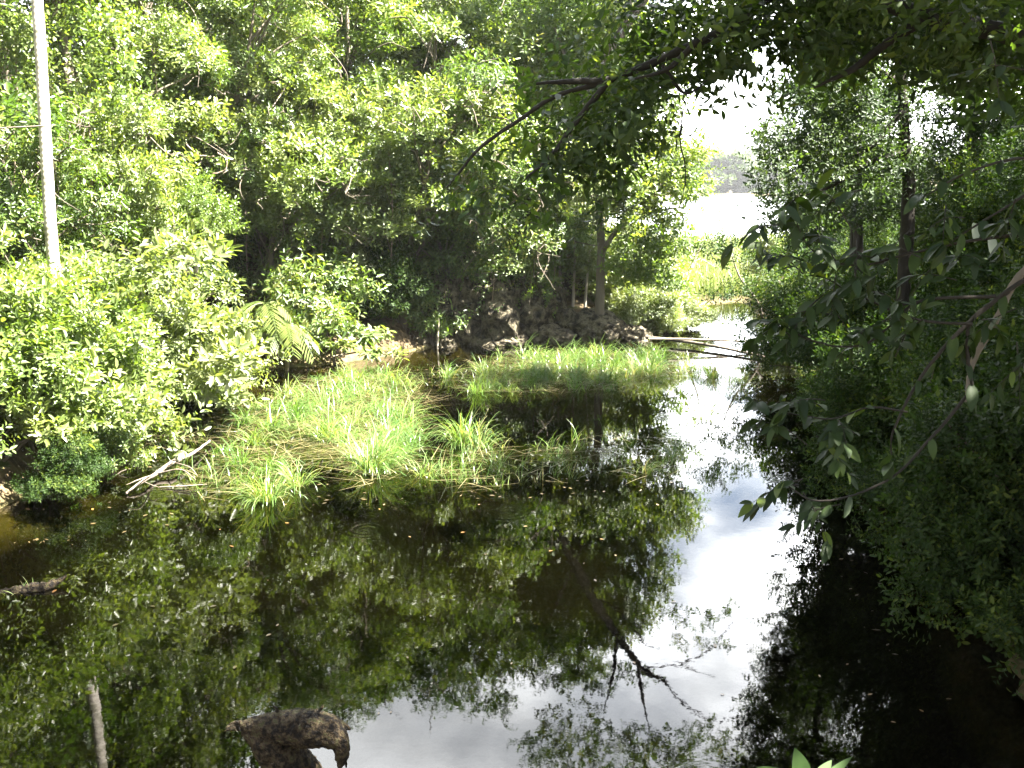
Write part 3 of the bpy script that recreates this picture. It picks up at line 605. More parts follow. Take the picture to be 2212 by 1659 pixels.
# grey-green tree on the right with sky gaps
b4 = gbase(1955, 16.5)
custom_tree('grey_green_tree', 'airy grey-green tree on the right bank with sky showing through its crown', 'tree', b4, [
    (np.vstack([b4 - [0, 0, .4], ats([(1960, 480), (1952, 300), (1945, 120), (1950, -60)], 16.5)]), [.14, .11, .09, .08, .05]),
    (ats([(1955, 330), (1880, 350), (1800, 400), (1740, 420)], 16.3), [.06, .05, .03, .012]),
    (ats([(1950, 240), (1860, 330), (1700, 330)], 16.2), [.05, .03, .012]),
    (ats([(1948, 150), (2020, 60), (2060, -20)], 16.5), [.06, .04, .012]),
    (ats([(1948, 180), (1850, 130), (1760, 100)], 16.2), [.06, .04, .012])],
    [(1690, 340, 16, .38), (1740, 330, 16, .42), (1790, 300, 16, .45), (1760, 260, 16, .42), (1720, 400, 16, .4), (1780, 380, 16, .45), (1840, 330, 16.2, .45), (1850, 250, 16, .42), (1800, 210, 16, .4),
     (1870, 180, 16, .4), (1900, 280, 16.5, .4), (1930, 380, 16.2, .45), (1860, 420, 16.2, .45), (1980, 240, 16.5, .4), (2000, 330, 16.8, .45), (2050, 180, 17, .45), (2080, 280, 17, .5), (1990, 130, 16.8, .42),
     (2120, 220, 17, .5), (2160, 320, 17, .6), (2130, 120, 17, .5), (2200, 180, 17, .6), (2060, 400, 17, .6), (1700, 230, 16, .25), (1920, 110, 16.5, .4), (1830, 90, 16.2, .45), (2180, 60, 17, .6), (2050, 60, 17, .45), (2150, 420, 17, .6), (1700, 460, 17.5, .4), (1760, 470, 17.5, .45), (1830, 490, 17.5, .5), (1920, 470, 17.5, .5), (1665, 380, 15.6, .3), (1680, 440, 15.6, .3), (1720, 500, 16, .38), (1665, 310, 15.6, .22)],
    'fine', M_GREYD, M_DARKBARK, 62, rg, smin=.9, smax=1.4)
for px, y_, lean_, lb in [(2065, 18.5, .1, 'dark slim trunked tree right of the airy grey-green tree'), (1890, 20, -.3, 'thin trunked tree left of the airy grey-green tree')]:
    bb = gbase(px, y_)
    custom_tree('slim_tree', lb, 'tree', bb, [(np.vstack([bb - [0, 0, .4], bb + [lean_, 0, 3], bb + [lean_ * 1.6, .2, 6], bb + [lean_ * 2, .3, 9]]), [.12, .10, .08, .04])],
        [(px - 20, 130, y_, .6), (px + 60, 60, y_, .7), (px - 80, 30, y_, .6), (px + 40, 220, y_, .5), (px, -60, y_, .9), (px + 90, 160, y_, .6), (px - 120, 120, y_, .5), (px - 160, 200, y_, .4), (px - 60, 190, y_, .45), (px - 110, -60, y_, .7)], 'fine', M_DARK, M_DARKBARK, 80, rg, smin=.9, smax=1.3)

b8 = gbase(1850, 23.5)
custom_tree('airy_tree', 'airy small leaved tree right of the bright opening, behind the grey-green tree', 'tree', b8, [
    (np.vstack([b8 - [0, 0, .4], ats([(1850, 420), (1835, 250), (1820, 60), (1800, -120)], 23.5)]), [.13, .11, .09, .07, .03]),
    (ats([(1840, 300), (1770, 220), (1720, 180)], 23.3), [.05, .035, .01]), (ats([(1825, 120), (1760, 40), (1700, -40)], 23.3), [.05, .035, .01])],
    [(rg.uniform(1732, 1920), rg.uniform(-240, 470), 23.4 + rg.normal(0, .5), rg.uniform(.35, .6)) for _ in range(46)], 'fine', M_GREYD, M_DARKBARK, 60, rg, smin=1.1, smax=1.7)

# ------------------------------------------------------------------ the great limb reaching in from the upper right
b5 = np.array([5.9, 7.4, h1(5.9, 7.4)])
clp = [(1180, 220, .36), (1250, 250, .40), (1330, 230, .42), (1370, 280, .40), (1290, 310, .42), (1220, 330, .38), (1140, 290, .33), (1090, 350, .32), (1020, 380, .30), (1140, 390, .34), (1230, 400, .36), (1300, 370, .33), (960, 430, .26), (1060, 440, .3), (1160, 470, .3), (1010, 490, .25),
       (1400, 170, .38), (1440, 110, .38), (1500, 130, .36), (1540, 70, .40), (1590, 110, .36), (1640, 60, .42), (1660, 130, .34), (1700, 80, .40), (1750, 40, .44), (1770, 110, .36), (1480, 50, .40), (1420, 60, .38), (1360, 130, .38), (1560, 10, .45), (1660, -10, .45), (1800, 0, .5), (1850, 70, .42), (1900, 40, .45), (1950, 90, .4), (1280, 150, .34), (1340, 60, .3),
       (1480, 180, .2), (1400, 230, .28), (1620, 165, .2), (1540, 160, .22), (1880, 130, .35), (1820, 150, .3), (2000, 30, .5), (2080, 70, .5), (2150, 40, .6), (2050, 140, .4), (2200, 110, .6), (2250, 180, .6), (2160, 180, .45), (1700, -70, .5), (1900, -70, .6), (2080, -60, .7)]
clp2 = [(1830, 10, 8.6, .22), (1900, 40, 8.6, .25), (1970, 30, 8.5, .25), (2040, 70, 8.5, .25), (2110, 60, 8.4, .28), (2180, 90, 8.3, .3), (2000, 100, 8.6, .2), (1760, 150, 8.9, .2), (1640, 40, 9.2, .2), (1560, 90, 9.3, .18), (1450, 140, 9.3, .18), (1350, 190, 9.3, .2)]
r_up = np.random.default_rng(31)
upper = [(r_up.uniform(-.5, 8.5), r_up.uniform(4.5, 11.0)) for _ in range(70)] + [(r_up.uniform(3, 11), r_up.uniform(-1.5, 7.0)) for _ in range(60)]  # foliage added above the frame to shade the near water and right side
clp = [(a, b, 10.2 + .7 * math.sin(a * .013 + b * .02), r * (.6 if a < 1180 and b > 280 else .85 if a < 1300 else 1)) for a, b, r in clp] + clp2
custom_tree('overhanging_tree', 'big shaded tree whose grey limbs arch in from the top right corner over the pond', 'tree', b5, [
    (np.vstack([b5 - [0, 0, .5], b5 + [.1, .2, 2.2], b5 + [.0, .5, 4.3], at(2330, 120, 9)]), [.42, .36, .30, .22]),
    (ats([(2340, 130), (2160, 70), (2040, 45), (1920, 12), (1820, -30), (1720, -60)], [9, 9, 9.1, 9.3, 9.5, 9.7]), [.09, .085, .08, .07, .06, .04]),
    (ats([(1850, -40), (1660, -5), (1600, 45), (1500, 95), (1420, 132), (1360, 160), (1300, 180), (1240, 182), (1160, 187)], 9.6), [.05, .045, .042, .040, .038, .034, .032, .028, .012]),
    (ats([(1300, 180), (1200, 208), (1120, 262), (1040, 318), (1000, 360), (950, 415)], [9.6, 9.7, 9.8, 9.9, 10, 10]), [.024, .022, .02, .018, .014, .006]),
    (ats([(1310, 182), (1265, 235), (1220, 290), (1180, 340), (1110, 400)], 9.5), [.03, .028, .022, .018, .006]),
    (ats([(1500, 95), (1440, 150), (1370, 175)], 9.3), [.03, .022, .01]),
    (ats([(1430, 140), (1480, 200), (1530, 170)], 9.4), [.02, .014, .006]),
    (ats([(1475, 240), (1470, 300), (1485, 380), (1475, 440)], 9.3), [.008, .007, .006, .003]),
    (ats([(2000, 40), (1920, 90), (1840, 150), (1760, 190)], 9.2), [.05, .04, .03, .008])],
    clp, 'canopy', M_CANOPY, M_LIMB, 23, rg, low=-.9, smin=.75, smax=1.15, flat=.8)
uo = bpy.data.objects['overhanging_tree']; L = Mesh()
uc = np.array([(x, y, max(5.0 + y * .18 + 1.2, 7.2) + r_up.uniform(0, 3.0)) for x, y in upper])
sx = uc - np.array([-1.6, 6.4, 1.2]); sx = np.linalg.norm(np.cross(sx, np.array(to_sun)), axis=1); uc = uc[sx > .55]  # opened along the sun direction so some sunlight reaches the snag
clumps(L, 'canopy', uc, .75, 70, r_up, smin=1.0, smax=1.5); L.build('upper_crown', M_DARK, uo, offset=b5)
W = Mesh(); tube(W, [b5 + [0, .4, 4.0], b5 + [-.4, .3, 6.5], b5 + [-1.0, .2, 9.0]], [.22, .17, .06], 14, 8, r_up, .01, .05)
for p_ in uc[::5]: tube(W, [b5 + [-.3, .3, 6.0], (b5 + [-.3, .3, 6.0] + p_) / 2 + [0, 0, .5], p_], [.08, .05, .015], 10, 6, r_up, .01)
W.build('upper_limbs', M_BARK, uo, True, offset=b5)  # unseen limbs carrying the added shading foliage
for k_, (x_, y_, h_) in enumerate([(9.2, 11.5, 12.0), (9.8, 15.5, 11.0)]):  # trees added out of view to keep sun off the near right side
    place(TREE['C'][0], ('trunk', 'crown'), 'broadleaf_tree', ['tall tree on the right bank beside the camera, outside the frame', 'tall tree farther along the right bank, outside the frame'][k_], 'tree', (x_, y_, h1(x_, y_)), k_ * 1.3, (1.25, 1.25, h_ / 10.0), 'trees on the right bank')

# large leaved young tree right of the camera, its twigs reaching over the water
b6 = np.array([3.7, 5.0, h1(3.7, 5.0)])
stems6 = [
    (np.vstack([b6 - [0, 0, .4], b6 + [0, 0, 1.5], at(2420, 560, 5.1), at(2420, 200, 5.2)]), [.06, .055, .05, .03]),
    (ats([(2420, 560), (2250, 590), (2150, 650), (2050, 740), (1980, 830), (1930, 930), (1925, 1000)], 5.6), [0.0165, 0.0150, 0.0135, 0.0112, 0.0090, 0.0067, 0.0037]),
    (ats([(2100, 840), (2060, 890), (2000, 960), (1930, 1030), (1830, 1075), (1750, 1080), (1690, 1040)], 5.6), [0.0105, 0.0097, 0.0083, 0.0075, 0.0060, 0.0053, 0.0030]),
    (ats([(2180, 630), (2100, 690), (2090, 770), (2100, 840)], 5.6), [0.0112, 0.0105, 0.0105, 0.0097]),
    (ats([(2150, 640), (1990, 650), (1930, 700), (1870, 745), (1800, 750), (1730, 730), (1690, 705)], 5.5), [0.0105, 0.0090, 0.0075, 0.0067, 0.0053, 0.0045, 0.0030]),
    (ats([(2250, 500), (2100, 520), (1960, 550), (1860, 575), (1780, 560), (1735, 520), (1715, 470)], 5.4), [0.0105, 0.0090, 0.0075, 0.0060, 0.0053, 0.0037, 0.0030]),
    (ats([(2100, 700), (1980, 690), (1860, 640), (1780, 600)], 5.5), [0.0090, 0.0067, 0.0045, 0.0030]),
    (ats([(1960, 890), (1880, 880), (1800, 905), (1700, 890)], 5.6), [0.0067, 0.0060, 0.0045, 0.0030]),
    (ats([(2420, 300), (2250, 400), (2120, 480), (2040, 530)], 5.3), [0.0105, 0.0083, 0.0060, 0.0030]),
    (ats([(2420, 380), (2230, 340), (2090, 370), (1990, 420)], 5.3), [0.0105, 0.0083, 0.0060, 0.0030])]
cl6 = [(1715, 440, 5.4, .10), (1640, 500, 5.4, .10), (1690, 560, 5.4, .12), (1800, 440, 5.4, .10), (1770, 520, 5.4, .12), (1850, 560, 5.4, .14), (1930, 540, 5.4, .13), (2000, 600, 5.5, .15), (1900, 640, 5.5, .13), (1680, 710, 5.5, .10), (1740, 680, 5.5, .10), (1800, 640, 5.5, .12),
       (1870, 720, 5.5, .13), (1960, 720, 5.5, .14), (1660, 890, 5.6, .09), (1740, 870, 5.6, .10), (1690, 930, 5.6, .08), (1820, 930, 5.6, .10), (1680, 1060, 5.6, .08), (1760, 1110, 5.6, .09), (1800, 980, 5.6, .09), (2040, 480, 5.3, .14), (2080, 560, 5.5, .15), (2150, 150, 5.3, .12), (2180, 480, 5.3, .15), (2140, 700, 5.6, .14), (2200, 800, 5.6, .15)]
o6 = thing('large_leaved_tree', 'young tree with large drooping leaves whose twigs reach over the water from the right', 'tree', b6)
for j, (P, R) in enumerate(stems6):
    W = Mesh(); tube(W, P, R, len(P) * 6, 7, rg, .002, .05); W.build('trunk' if j == 0 else 'branch', M_DARKBARK, o6, True, offset=b6)
L = Mesh(); W = Mesh(); r6 = np.random.default_rng(66)
def hang_leaf(p, d, ln):
    d = np.asarray(d, float) + np.array([0, 0, -.25 - .35 * r6.uniform()]); d /= np.linalg.norm(d); n_ = np.array([r6.normal(0, .5), r6.normal(-.25, .4), 1.0])
    leaf_blade(L, p, p + d * ln, ln * r6.uniform(.34, .46), n_, 8, fold=r6.uniform(.1, .35), droop=r6.uniform(.0, .35), r=r6.uniform() ** 1.3, power=.75)
def leafy_twig(P, n0, lmin, lmax, tip=3):
    C_ = catmull(P, 24); T_ = np.gradient(C_, axis=0)
    for q, i in enumerate(np.linspace(n0, 22, 8).astype(int)):
        t_ = T_[i] / np.linalg.norm(T_[i]); sd = np.cross(t_, [r6.normal(0, .3), r6.normal(0, .3), 1]); sd /= np.linalg.norm(sd) + 1e-6
        if r6.uniform() < .85: hang_leaf(C_[i], t_ * .55 + sd * (1 if q % 2 else -1) * .8, r6.uniform(lmin, lmax))
    for _ in range(tip): hang_leaf(C_[-1], T_[-1] / np.linalg.norm(T_[-1]) + r6.normal(0, .55, 3), r6.uniform(lmin, lmax))
for P, R in stems6[1:]: leafy_twig(P, 7, .08, .165)
for (a_, b_, y_, q_) in cl6:
    c_ = at(a_, b_, y_)
    for _ in range(2):
        d_ = np.array([r6.uniform(-1, .3), r6.normal(0, .5), r6.normal(-.1, .35)]); d_ /= np.linalg.norm(d_); P = [c_ - d_ * .16, c_ + [0, 0, .02], c_ + d_ * r6.uniform(.10, .2) + [0, 0, -.03]]
        W = Mesh(); tube(W, P, [.004, .003, .0015], 8, 5); W.build('twig', M_DARKBARK, o6, True, offset=b6); leafy_twig(P, 4, .06, .145, 3)
L.build('foliage', M_BIG, o6, offset=b6)

# pale sunlit dead limb at the right, hanging among the dark leaves
bl = at(2250, 560, 7.0); W = Mesh(); tube(W, ats([(2260, 540), (2190, 610), (2150, 690), (2110, 760), (2090, 850)], [7, 7, 7, 7.1, 7.1]), [.026, .026, .024, .022, .012], 26, 9, rg, .006, .1)
tag(W.build('dead_limb', M_BARK, None, True, offset=bl), 'pale broken limb hanging steeply at the right edge among dark leaves', 'branch')

# sapling just below the camera: a few leaves at the bottom edge
b7 = np.array([.85, 2.3, h1(.85, 2.3)]); o7 = thing('seedling', 'young plant with pale green leaves poking up at the bottom edge right of centre', 'plant', b7)
W = Mesh(); tip = at(1745, 1715, 2.35); tube(W, [b7 - [0, 0, .15], (b7 + tip) / 2 + [.04, 0, 0], tip], [.012, .009, .006], 10, 6); W.build('stem', M_VSTEM, o7, True, offset=b7)
M_SEED = leaf_mat('seedling_leaf', [(.018, .036, .010), (.03, .052, .015)], trans=.2, spec=.1, rough=.6)
for (p1, p2, w, y1, y2) in [((1738, 1708), (1722, 1618), .06, 2.35, 2.36), ((1745, 1712), (1655, 1650), .05, 2.35, 2.2), ((1750, 1705), (1800, 1638), .035, 2.35, 2.42), ((1752, 1710), (1850, 1625), .026, 2.35, 2.5), ((1755, 1712), (1840, 1670), .04, 2.35, 2.3)]:
    Lf = Mesh(); leaf_blade(Lf, at(*p1, y1), at(*p2, y2), w, (.1, -.6, .8), r=rg.uniform()); Lf.build('leaf', M_SEED, o7, True, offset=b7)

# two pale leaves catching the light at the right
for i, (px, py, s_) in enumerate([(2105, 500, 1.0), (2140, 525, 1.1)]):
    pb = at(px, py - 18, 6.0); Lf = Mesh(); leaf_blade(Lf, pb, at(px + 4, py + 24, 5.95), .085 * s_, (.5, -.7, .5), r=.8, power=.6)
    tag(Lf.build('pale_leaf', leaf_mat('pale_leaf_skin', [(.10, .13, .07), (.14, .17, .10)], trans=.3, tmul=.8), None, True, offset=pb), ('left' if i == 0 else 'right') + ' one of two whitish leaves shining among dark foliage at the right edge', 'leaf', 'whitish leaves at the right')

# ------------------------------------------------------------------ palm
pb = np.array([at(118, 600, 18.0)[0] + .05, 18.0, 0.0]); pb[2] = h1(pb[0], 18.0)
po = thing('palm_tree', 'tall palm with a smooth pale ringed trunk at the upper left', 'palm', pb)
ptop = at(66, -160, 18.2); ptop[2] = 12.2
W = Mesh(); tube(W, [pb - [0, 0, .4], at(115, 560, 18), at(97, 280, 18.05), at(80, 0, 18.1), ptop], [.14, .107, .101, .097, .085], 60, 14); W.build('trunk', M_PALM, po, True, offset=pb)
for k in range(13):
    a = k * 2.4; Fm = Mesh(); el = .9 - (k % 4) * .3
    Pts = [ptop + np.array([math.cos(a) * t * 3.0, math.sin(a) * t * 3.0, el * t * 2.2 - 2.6 * t * t]) for t in np.linspace(0, 1, 6)]
    Cc = tube(Fm, Pts, [.03, .02, .006], 18, 5)
    for i in range(2, 18):
        for sgn in (-1, 1):
            side = np.array([-math.sin(a), math.cos(a), -.35]) * sgn; Ll = .75 * math.sin(math.pi * (i / 18 * .85 + .12))
            leaf_blade(Fm, Cc[i], Cc[i] + side * Ll + np.array([math.cos(a), math.sin(a), -.3]) * Ll * .4, .06, (0, 0, 1), 5, r=.4)
    Fm.build('frond', M_FOREST, po, False, offset=pb)

# ------------------------------------------------------------------ rocks
def boulder(px, py, Yd, r, sq, label, seed, z=None, group='limestone boulders of the rock face', name='boulder', mat_=None):
    import bmesh
    bm = bmesh.new(); bmesh.ops.create_icosphere(bm, subdivisions=5, radius=1.0); rr = random.Random(seed); off = Vector((seed * 3.7, seed * 1.3, seed * 2.1))
    for v in bm.verts:
        n = v.co.normalized(); p = n * 1.15 + off
        d = .34 * mnoise.noise(p) + .20 * (1 - 2 * abs(mnoise.noise(p * 2.1))) + .10 * (1 - 2 * abs(mnoise.noise(p * 4.7))) + .05 * mnoise.noise(p * 11)
        cell = mnoise.voronoi(p * 1.5)[0]; d += .16 * (cell[1] - cell[0])
        v.co = Vector((n.x * (1 + d), n.y * (1 + d) * .85, n.z * (1 + d))) * r
        v.co.z *= sq; v.co.y *= .9
    me = bpy.data.meshes.new(name); bm.to_mesh(me); bm.free(); me.materials.append(mat_ or M_ROCK)
    for p_ in me.polygons: p_.use_smooth = True
    o = bpy.data.objects.new(name, me); COL.objects.link(o); c = at(px, py + 12, Yd); o.location = [float(q) for q in c]; o.rotation_euler = (0, 0, rr.uniform(0, 6.28))
    return tag(o, label, 'rock', group)
for i, a in enumerate([
    (985, 640, 32.6, 1.25, 1.15, 'large mossy rock in the left half of the rock face'),
    (1080, 660, 32.4, 1.1, 1.2, 'big upright rock in the middle of the rock face'),
    (1150, 660, 32.6, 1.0, 1.0, 'pitted rock at the right end of the rock face'),
    (930, 660, 32.4, .9, 1.1, 'dark rock at the left end of the rock face'),
    (1040, 640, 33.2, 1.1, .9, 'high rock at the top of the rock face'),
    (960, 735, 31.5, .55, .7, 'low pale rock at the waterline under the left rocks'),
    (1040, 735, 31.5, .5, .7, 'low rock at the waterline in the middle of the rock face'),
    (1100, 728, 31.5, .5, .6, 'small rock at the waterline right of the dark crevice'),
    (1190, 720, 32.0, .7, .6, 'flat rock below the slender stems'),
    (1290, 710, 32.2, 1.0, .62, 'rounded pale boulder below the forked tree'),
    (1220, 690, 32.6, .55, .8, 'small square rock left of the pale boulder'),
    (1350, 720, 32.3, .7, .5, 'low stone outcrop at the root end of the fallen logs'),
    (890, 730, 31.2, .5, .6, 'half hidden rock left of the rock face'),
    (880, 610, 33.2, 1.2, 1.2, 'shaded rock under the low trees left of the rock face'),
    (1170, 590, 34.4, 1.2, 1.0, 'shaded rock behind the bush by the slender stems'),
]): boulder(*a, seed=i + 3)
boulder(355, 560, 27.5, .55, 2.2, 'tall grey rock showing through the dark hollow at left', 31, group='rocks in the left hollow')
boulder(350, 640, 26.5, .5, 1.6, 'pale rock lower in the left hollow', 32, group='rocks in the left hollow')
boulder(500, 775, 27.0, .42, 1.0, 'mossy rock standing at the water behind the left mound', 33, group='rocks in the left hollow')
boulder(495, 832, 25.0, .38, .55, 'flat sunlit stone at the shallows beside the grass', 34, group='rocks in the left hollow')
boulder(270, 868, 22.4, .32, .7, 'small bright stone under the left mound', 35, group='rocks in the left hollow')

# ------------------------------------------------------------------ logs and dead wood
def log(name, label, P, r, mat_, cat='log', twigs=(), lump=.07, group=None, sides=10):
    o = thing(name, label, cat, P[0], 0, group); W = Mesh(); tube(W, P, r, len(P) * 10, sides, rg, .004, lump); W.build('stem', mat_, o, True, offset=P[0])
    for TP, TR in twigs:
        W = Mesh(); tube(W, TP, TR, len(TP) * 6, 6, rg, .004, .05); W.build('twig', mat_, o, True, offset=P[0])
    return o
wz = lambda px, py, z: on_water(px, py, z)
log('fallen_log', 'dark fallen log lying low across the inlet, the lower of two', [wz(1395, 728, .18), wz(1480, 738, .14), wz(1560, 752, .10), wz(1650, 772, .05)], [.055, .05, .045, .03], M_BARK, group='fallen logs at the inlet')
log('fallen_log', 'pale straight fallen log across the inlet, the upper of two', [wz(1400, 732, .35), wz(1520, 733, .30), wz(1650, 737, .22)], [.042, .038, .025], M_BARK, group='fallen logs at the inlet')
log('fallen_log', 'pale fallen trunk lying in the left hollow behind the bright bushes', [at(400, 712, 28.3), at(480, 720, 28.2), at(560, 728, 28.0)], [.16, .15, .13], M_PALEBARK)
log('dead_branch', 'white bare branch lying in the brown shallows at left', [wz(272, 1066, .03), wz(305, 1042, .10), wz(335, 1026, .07), wz(372, 1000, .16), wz(410, 985, .12), wz(455, 955, .06)], [.018, .032, .04, .02], M_DEAD, 'branch',
    [([wz(340, 1022, .12), wz(390, 1015, .2), wz(425, 1035, .14)], [.016, .012, .005]), ([wz(380, 1000, .14), wz(410, 1010, .22), wz(425, 1030, .12)], [.012, .01, .004]), ([wz(360, 1008, .1), wz(372, 1000, .3), wz(366, 992, .4)], [.012, .008, .003]), ([wz(310, 1040, .06), wz(325, 1046, .14), wz(345, 1052, .1)], [.01, .007, .003]), ([wz(330, 1026, .1), wz(300, 1036, .24), wz(275, 1046, .2)], [.012, .01, .004])])
log('dead_branch', 'thin dead twig floating right of the white bare branch', [wz(345, 1052, .02), wz(400, 1050, .04), wz(440, 1048, .03)], [.008, .012, .005], M_DEAD, 'branch')
log('dead_branch', 'crooked brown branch rising in the dark hollow above the cut leaves', [at(595, 690, 29), at(625, 650, 29), at(660, 640, 29), at(700, 642, 29.2)], [.05, .045, .03, .012], M_PALEBARK, 'branch')
log('sunken_log', 'half sunken mossy log near the lower left edge', [wz(5, 1290, -.08), wz(70, 1278, -.03), wz(110, 1270, .0), wz(150, 1258, .05)], [.10, .10, .06, .012], M_SNAG, lump=.12)
for px, py, tx, lb in [(485, 830, 470, 'bent brown stick standing in the shallows by the flat stone'), (945, 760, 947, 'short dead post standing in front of the rock face')]:
    P0 = wz(px, py, -.1); log('stick', lb, [P0, P0 + [(tx - px) * .004, 0, .5], P0 + [(tx - px) * .012, 0, 1.0]], [.035, .03, .02], M_PALEBARK, 'stick')

# foreground snag: leaning dark stem, broad mossy broken head, hooked arm
def snag():
    base = np.array([-1.28, 6.55, -.8]); o = thing('dead_snag', 'dark mossy broken tree stump with a hooked arm in the foreground water', 'stump', base)
    S = 2160.0
    W = Mesh(); Yq = 6.4
    tube(W, np.vstack([[base], ats([(700, 1790), (656, 1700), (612, 1635), (570, 1595), (525, 1576)], [6.55, 6.5, 6.45, 6.4, 6.4])]), [.2, .19, .18, .17, .12, .04], 30, 14, rg, 0, .03)
    tube(W, ats([(488, 1572), (540, 1567), (600, 1570), (660, 1574), (705, 1580), (728, 1600)], [6.40, 6.38, 6.38, 6.36, 6.34, 6.32]), [.008, .05, .115, .135, .12, .08], 34, 14, rg, 0, .03)
    tube(W, ats([(695, 1568), (725, 1592), (738, 1615), (738, 1640), (733, 1664)], [6.36, 6.32, 6.3, 6.3, 6.3]), [.07, .085, .062, .045, .008], 24, 12, rg, 0, .04)
    m_ = W.build('stump', M_SNAG, o, True, offset=base)
    rm = m_.modifiers.new('remesh', 'REMESH'); rm.mode = 'VOXEL'; rm.voxel_size = .007; rm.use_smooth_shade = True
    sm = m_.modifiers.new('smooth', 'SMOOTH'); sm.iterations = 10
    tx = bpy.data.textures.new('rotten_wood_relief', 'CLOUDS'); tx.noise_scale = .035; tx.noise_depth = 4
    dp = m_.modifiers.new('relief', 'DISPLACE'); dp.texture = tx; dp.strength = .02; dp.mid_level = .5; dp.texture_coords = 'LOCAL'
    tv = bpy.data.textures.new('rotten_wood_pits', 'VORONOI'); tv.noise_scale = .03
    dq = m_.modifiers.new('pits', 'DISPLACE'); dq.texture = tv; dq.strength = .009; dq.mid_level = .5; dq.texture_coords = 'LOCAL'
    for k_, (q0, q1, r0) in enumerate([((510, 1572), (484, 1580), .022), ((520, 1560), (490, 1566), .018), ((600, 1538), (588, 1524), .014), ((690, 1535), (700, 1522), .012), ((742, 1640), (748, 1662), .016), ((560, 1610), (545, 1618), .014)]):
        W = Mesh(); tube(W, ats([q0, ((q0[0] + q1[0]) / 2 + 2, (q0[1] + q1[1]) / 2 - 2), q1], 6.36), [r0, r0 * .7, .002], 8, 6, rg, 0, .12); W.build('splinter', M_SNAG, o, True, offset=base)
    W = Mesh(); tube(W, ats([(722, 1555), (742, 1568), (758, 1576)], [6.45, 6.44, 6.43]), [.035, .03, .006], 10, 8, rg, 0, .06); W.build('splinter', M_SNAG, o, True, offset=base)
snag()

# ------------------------------------------------------------------ hanging vines
for i, (P, yv, lb) in enumerate([
    ([(296, 360), (310, 420), (325, 460), (338, 500), (340, 545)], 26, 'longest bare vine hanging over the dark gap right of the palm'),
    ([(272, 440), (285, 490), (305, 520), (312, 560)], 25.5, 'short curling vine left of the longest bare vine'),
    ([(240, 420), (250, 460), (265, 500), (275, 540)], 25, 'thin vine hanging beside the creeper draped tree'),
    ([(450, 440), (452, 520), (455, 600)], 28.5, 'straight vine hanging below the pale vine mound'),
    ([(530, 450), (532, 520), (528, 590)], 29, 'straight pale vine in the middle of the dark hollow'),
    ([(640, 470), (625, 540), (595, 600), (570, 620)], 29, 'slanting vine at the right of the dark hollow'),
    ([(470, 330), (490, 345), (485, 370), (460, 380)], 27, 'looping vine above the pale vine mound'),
    ([(1205, 470), (1200, 560), (1190, 640)], 32.5, 'straight vine hanging in front of the rock face'),
    ([(400, 310), (430, 335), (470, 340)], 27, 'sagging vine across the shady gap'),
]):
    Q_ = ats(P, yv); W = Mesh(); tube(W, Q_, [.022, .02, .014], 24, 5, rg, .012)
    o = thing('hanging_vine', lb, 'vine', Q_[0], 0, 'hanging vines'); W.build('stem', M_VSTEM, o, True, offset=Q_[0])
    if i not in (0, 6):
        L = Mesh(); C_ = catmull(Q_, 12); scatter(L, 'vine', C_ + rg.normal(0, .06, C_.shape), rg.normal(0, .4, C_.shape) + [0, 0, -.6], rg, .5, .9); L.build('leaves', M_VINE, o, False, offset=Q_[0])
# pale vine mound draped over a low tree
vb = gbase(420, 25.3)
custom_tree('vine_mound', 'pale green mound of fine creeper hanging in the shade left of centre', 'vine', vb, [
    (np.vstack([vb - [0, 0, .3], at(425, 600, 25.3), at(415, 440, 25.3)]), [.07, .06, .02])],
    [(405, 425, 25.1, .40), (385, 450, 25.0, .42), (430, 455, 25.0, .45), (460, 470, 25.0, .42), (400, 490, 24.8, .42), (440, 500, 24.8, .42), (475, 500, 25.1, .35), (370, 480, 25.0, .3), (420, 530, 24.9, .3), (410, 400, 25.3, .25)],
    'fine', M_VINE, M_PALEBARK, 70, rg, smin=.9, smax=1.4, parts=('trunk', 'foliage'))
# creeper curtain on the left tree
cv = gbase(190, 23.4)
custom_tree('creeper', 'sunlit creeper curtain hanging from the tree right of the palm trunk', 'vine', cv, [
    (np.vstack([cv - [0, 0, .3], at(200, 450, 23.3), at(190, 200, 23.3)]), [.04, .035, .015])],
    [(170 + 110 * math.sin(k * 2.3), 40 + k * 22, 23.2 + .4 * math.cos(k * 1.7), .5) for k in range(22)], 'vine', M_BRIGHT, M_VSTEM, 16, rg, parts=('stem', 'foliage'))

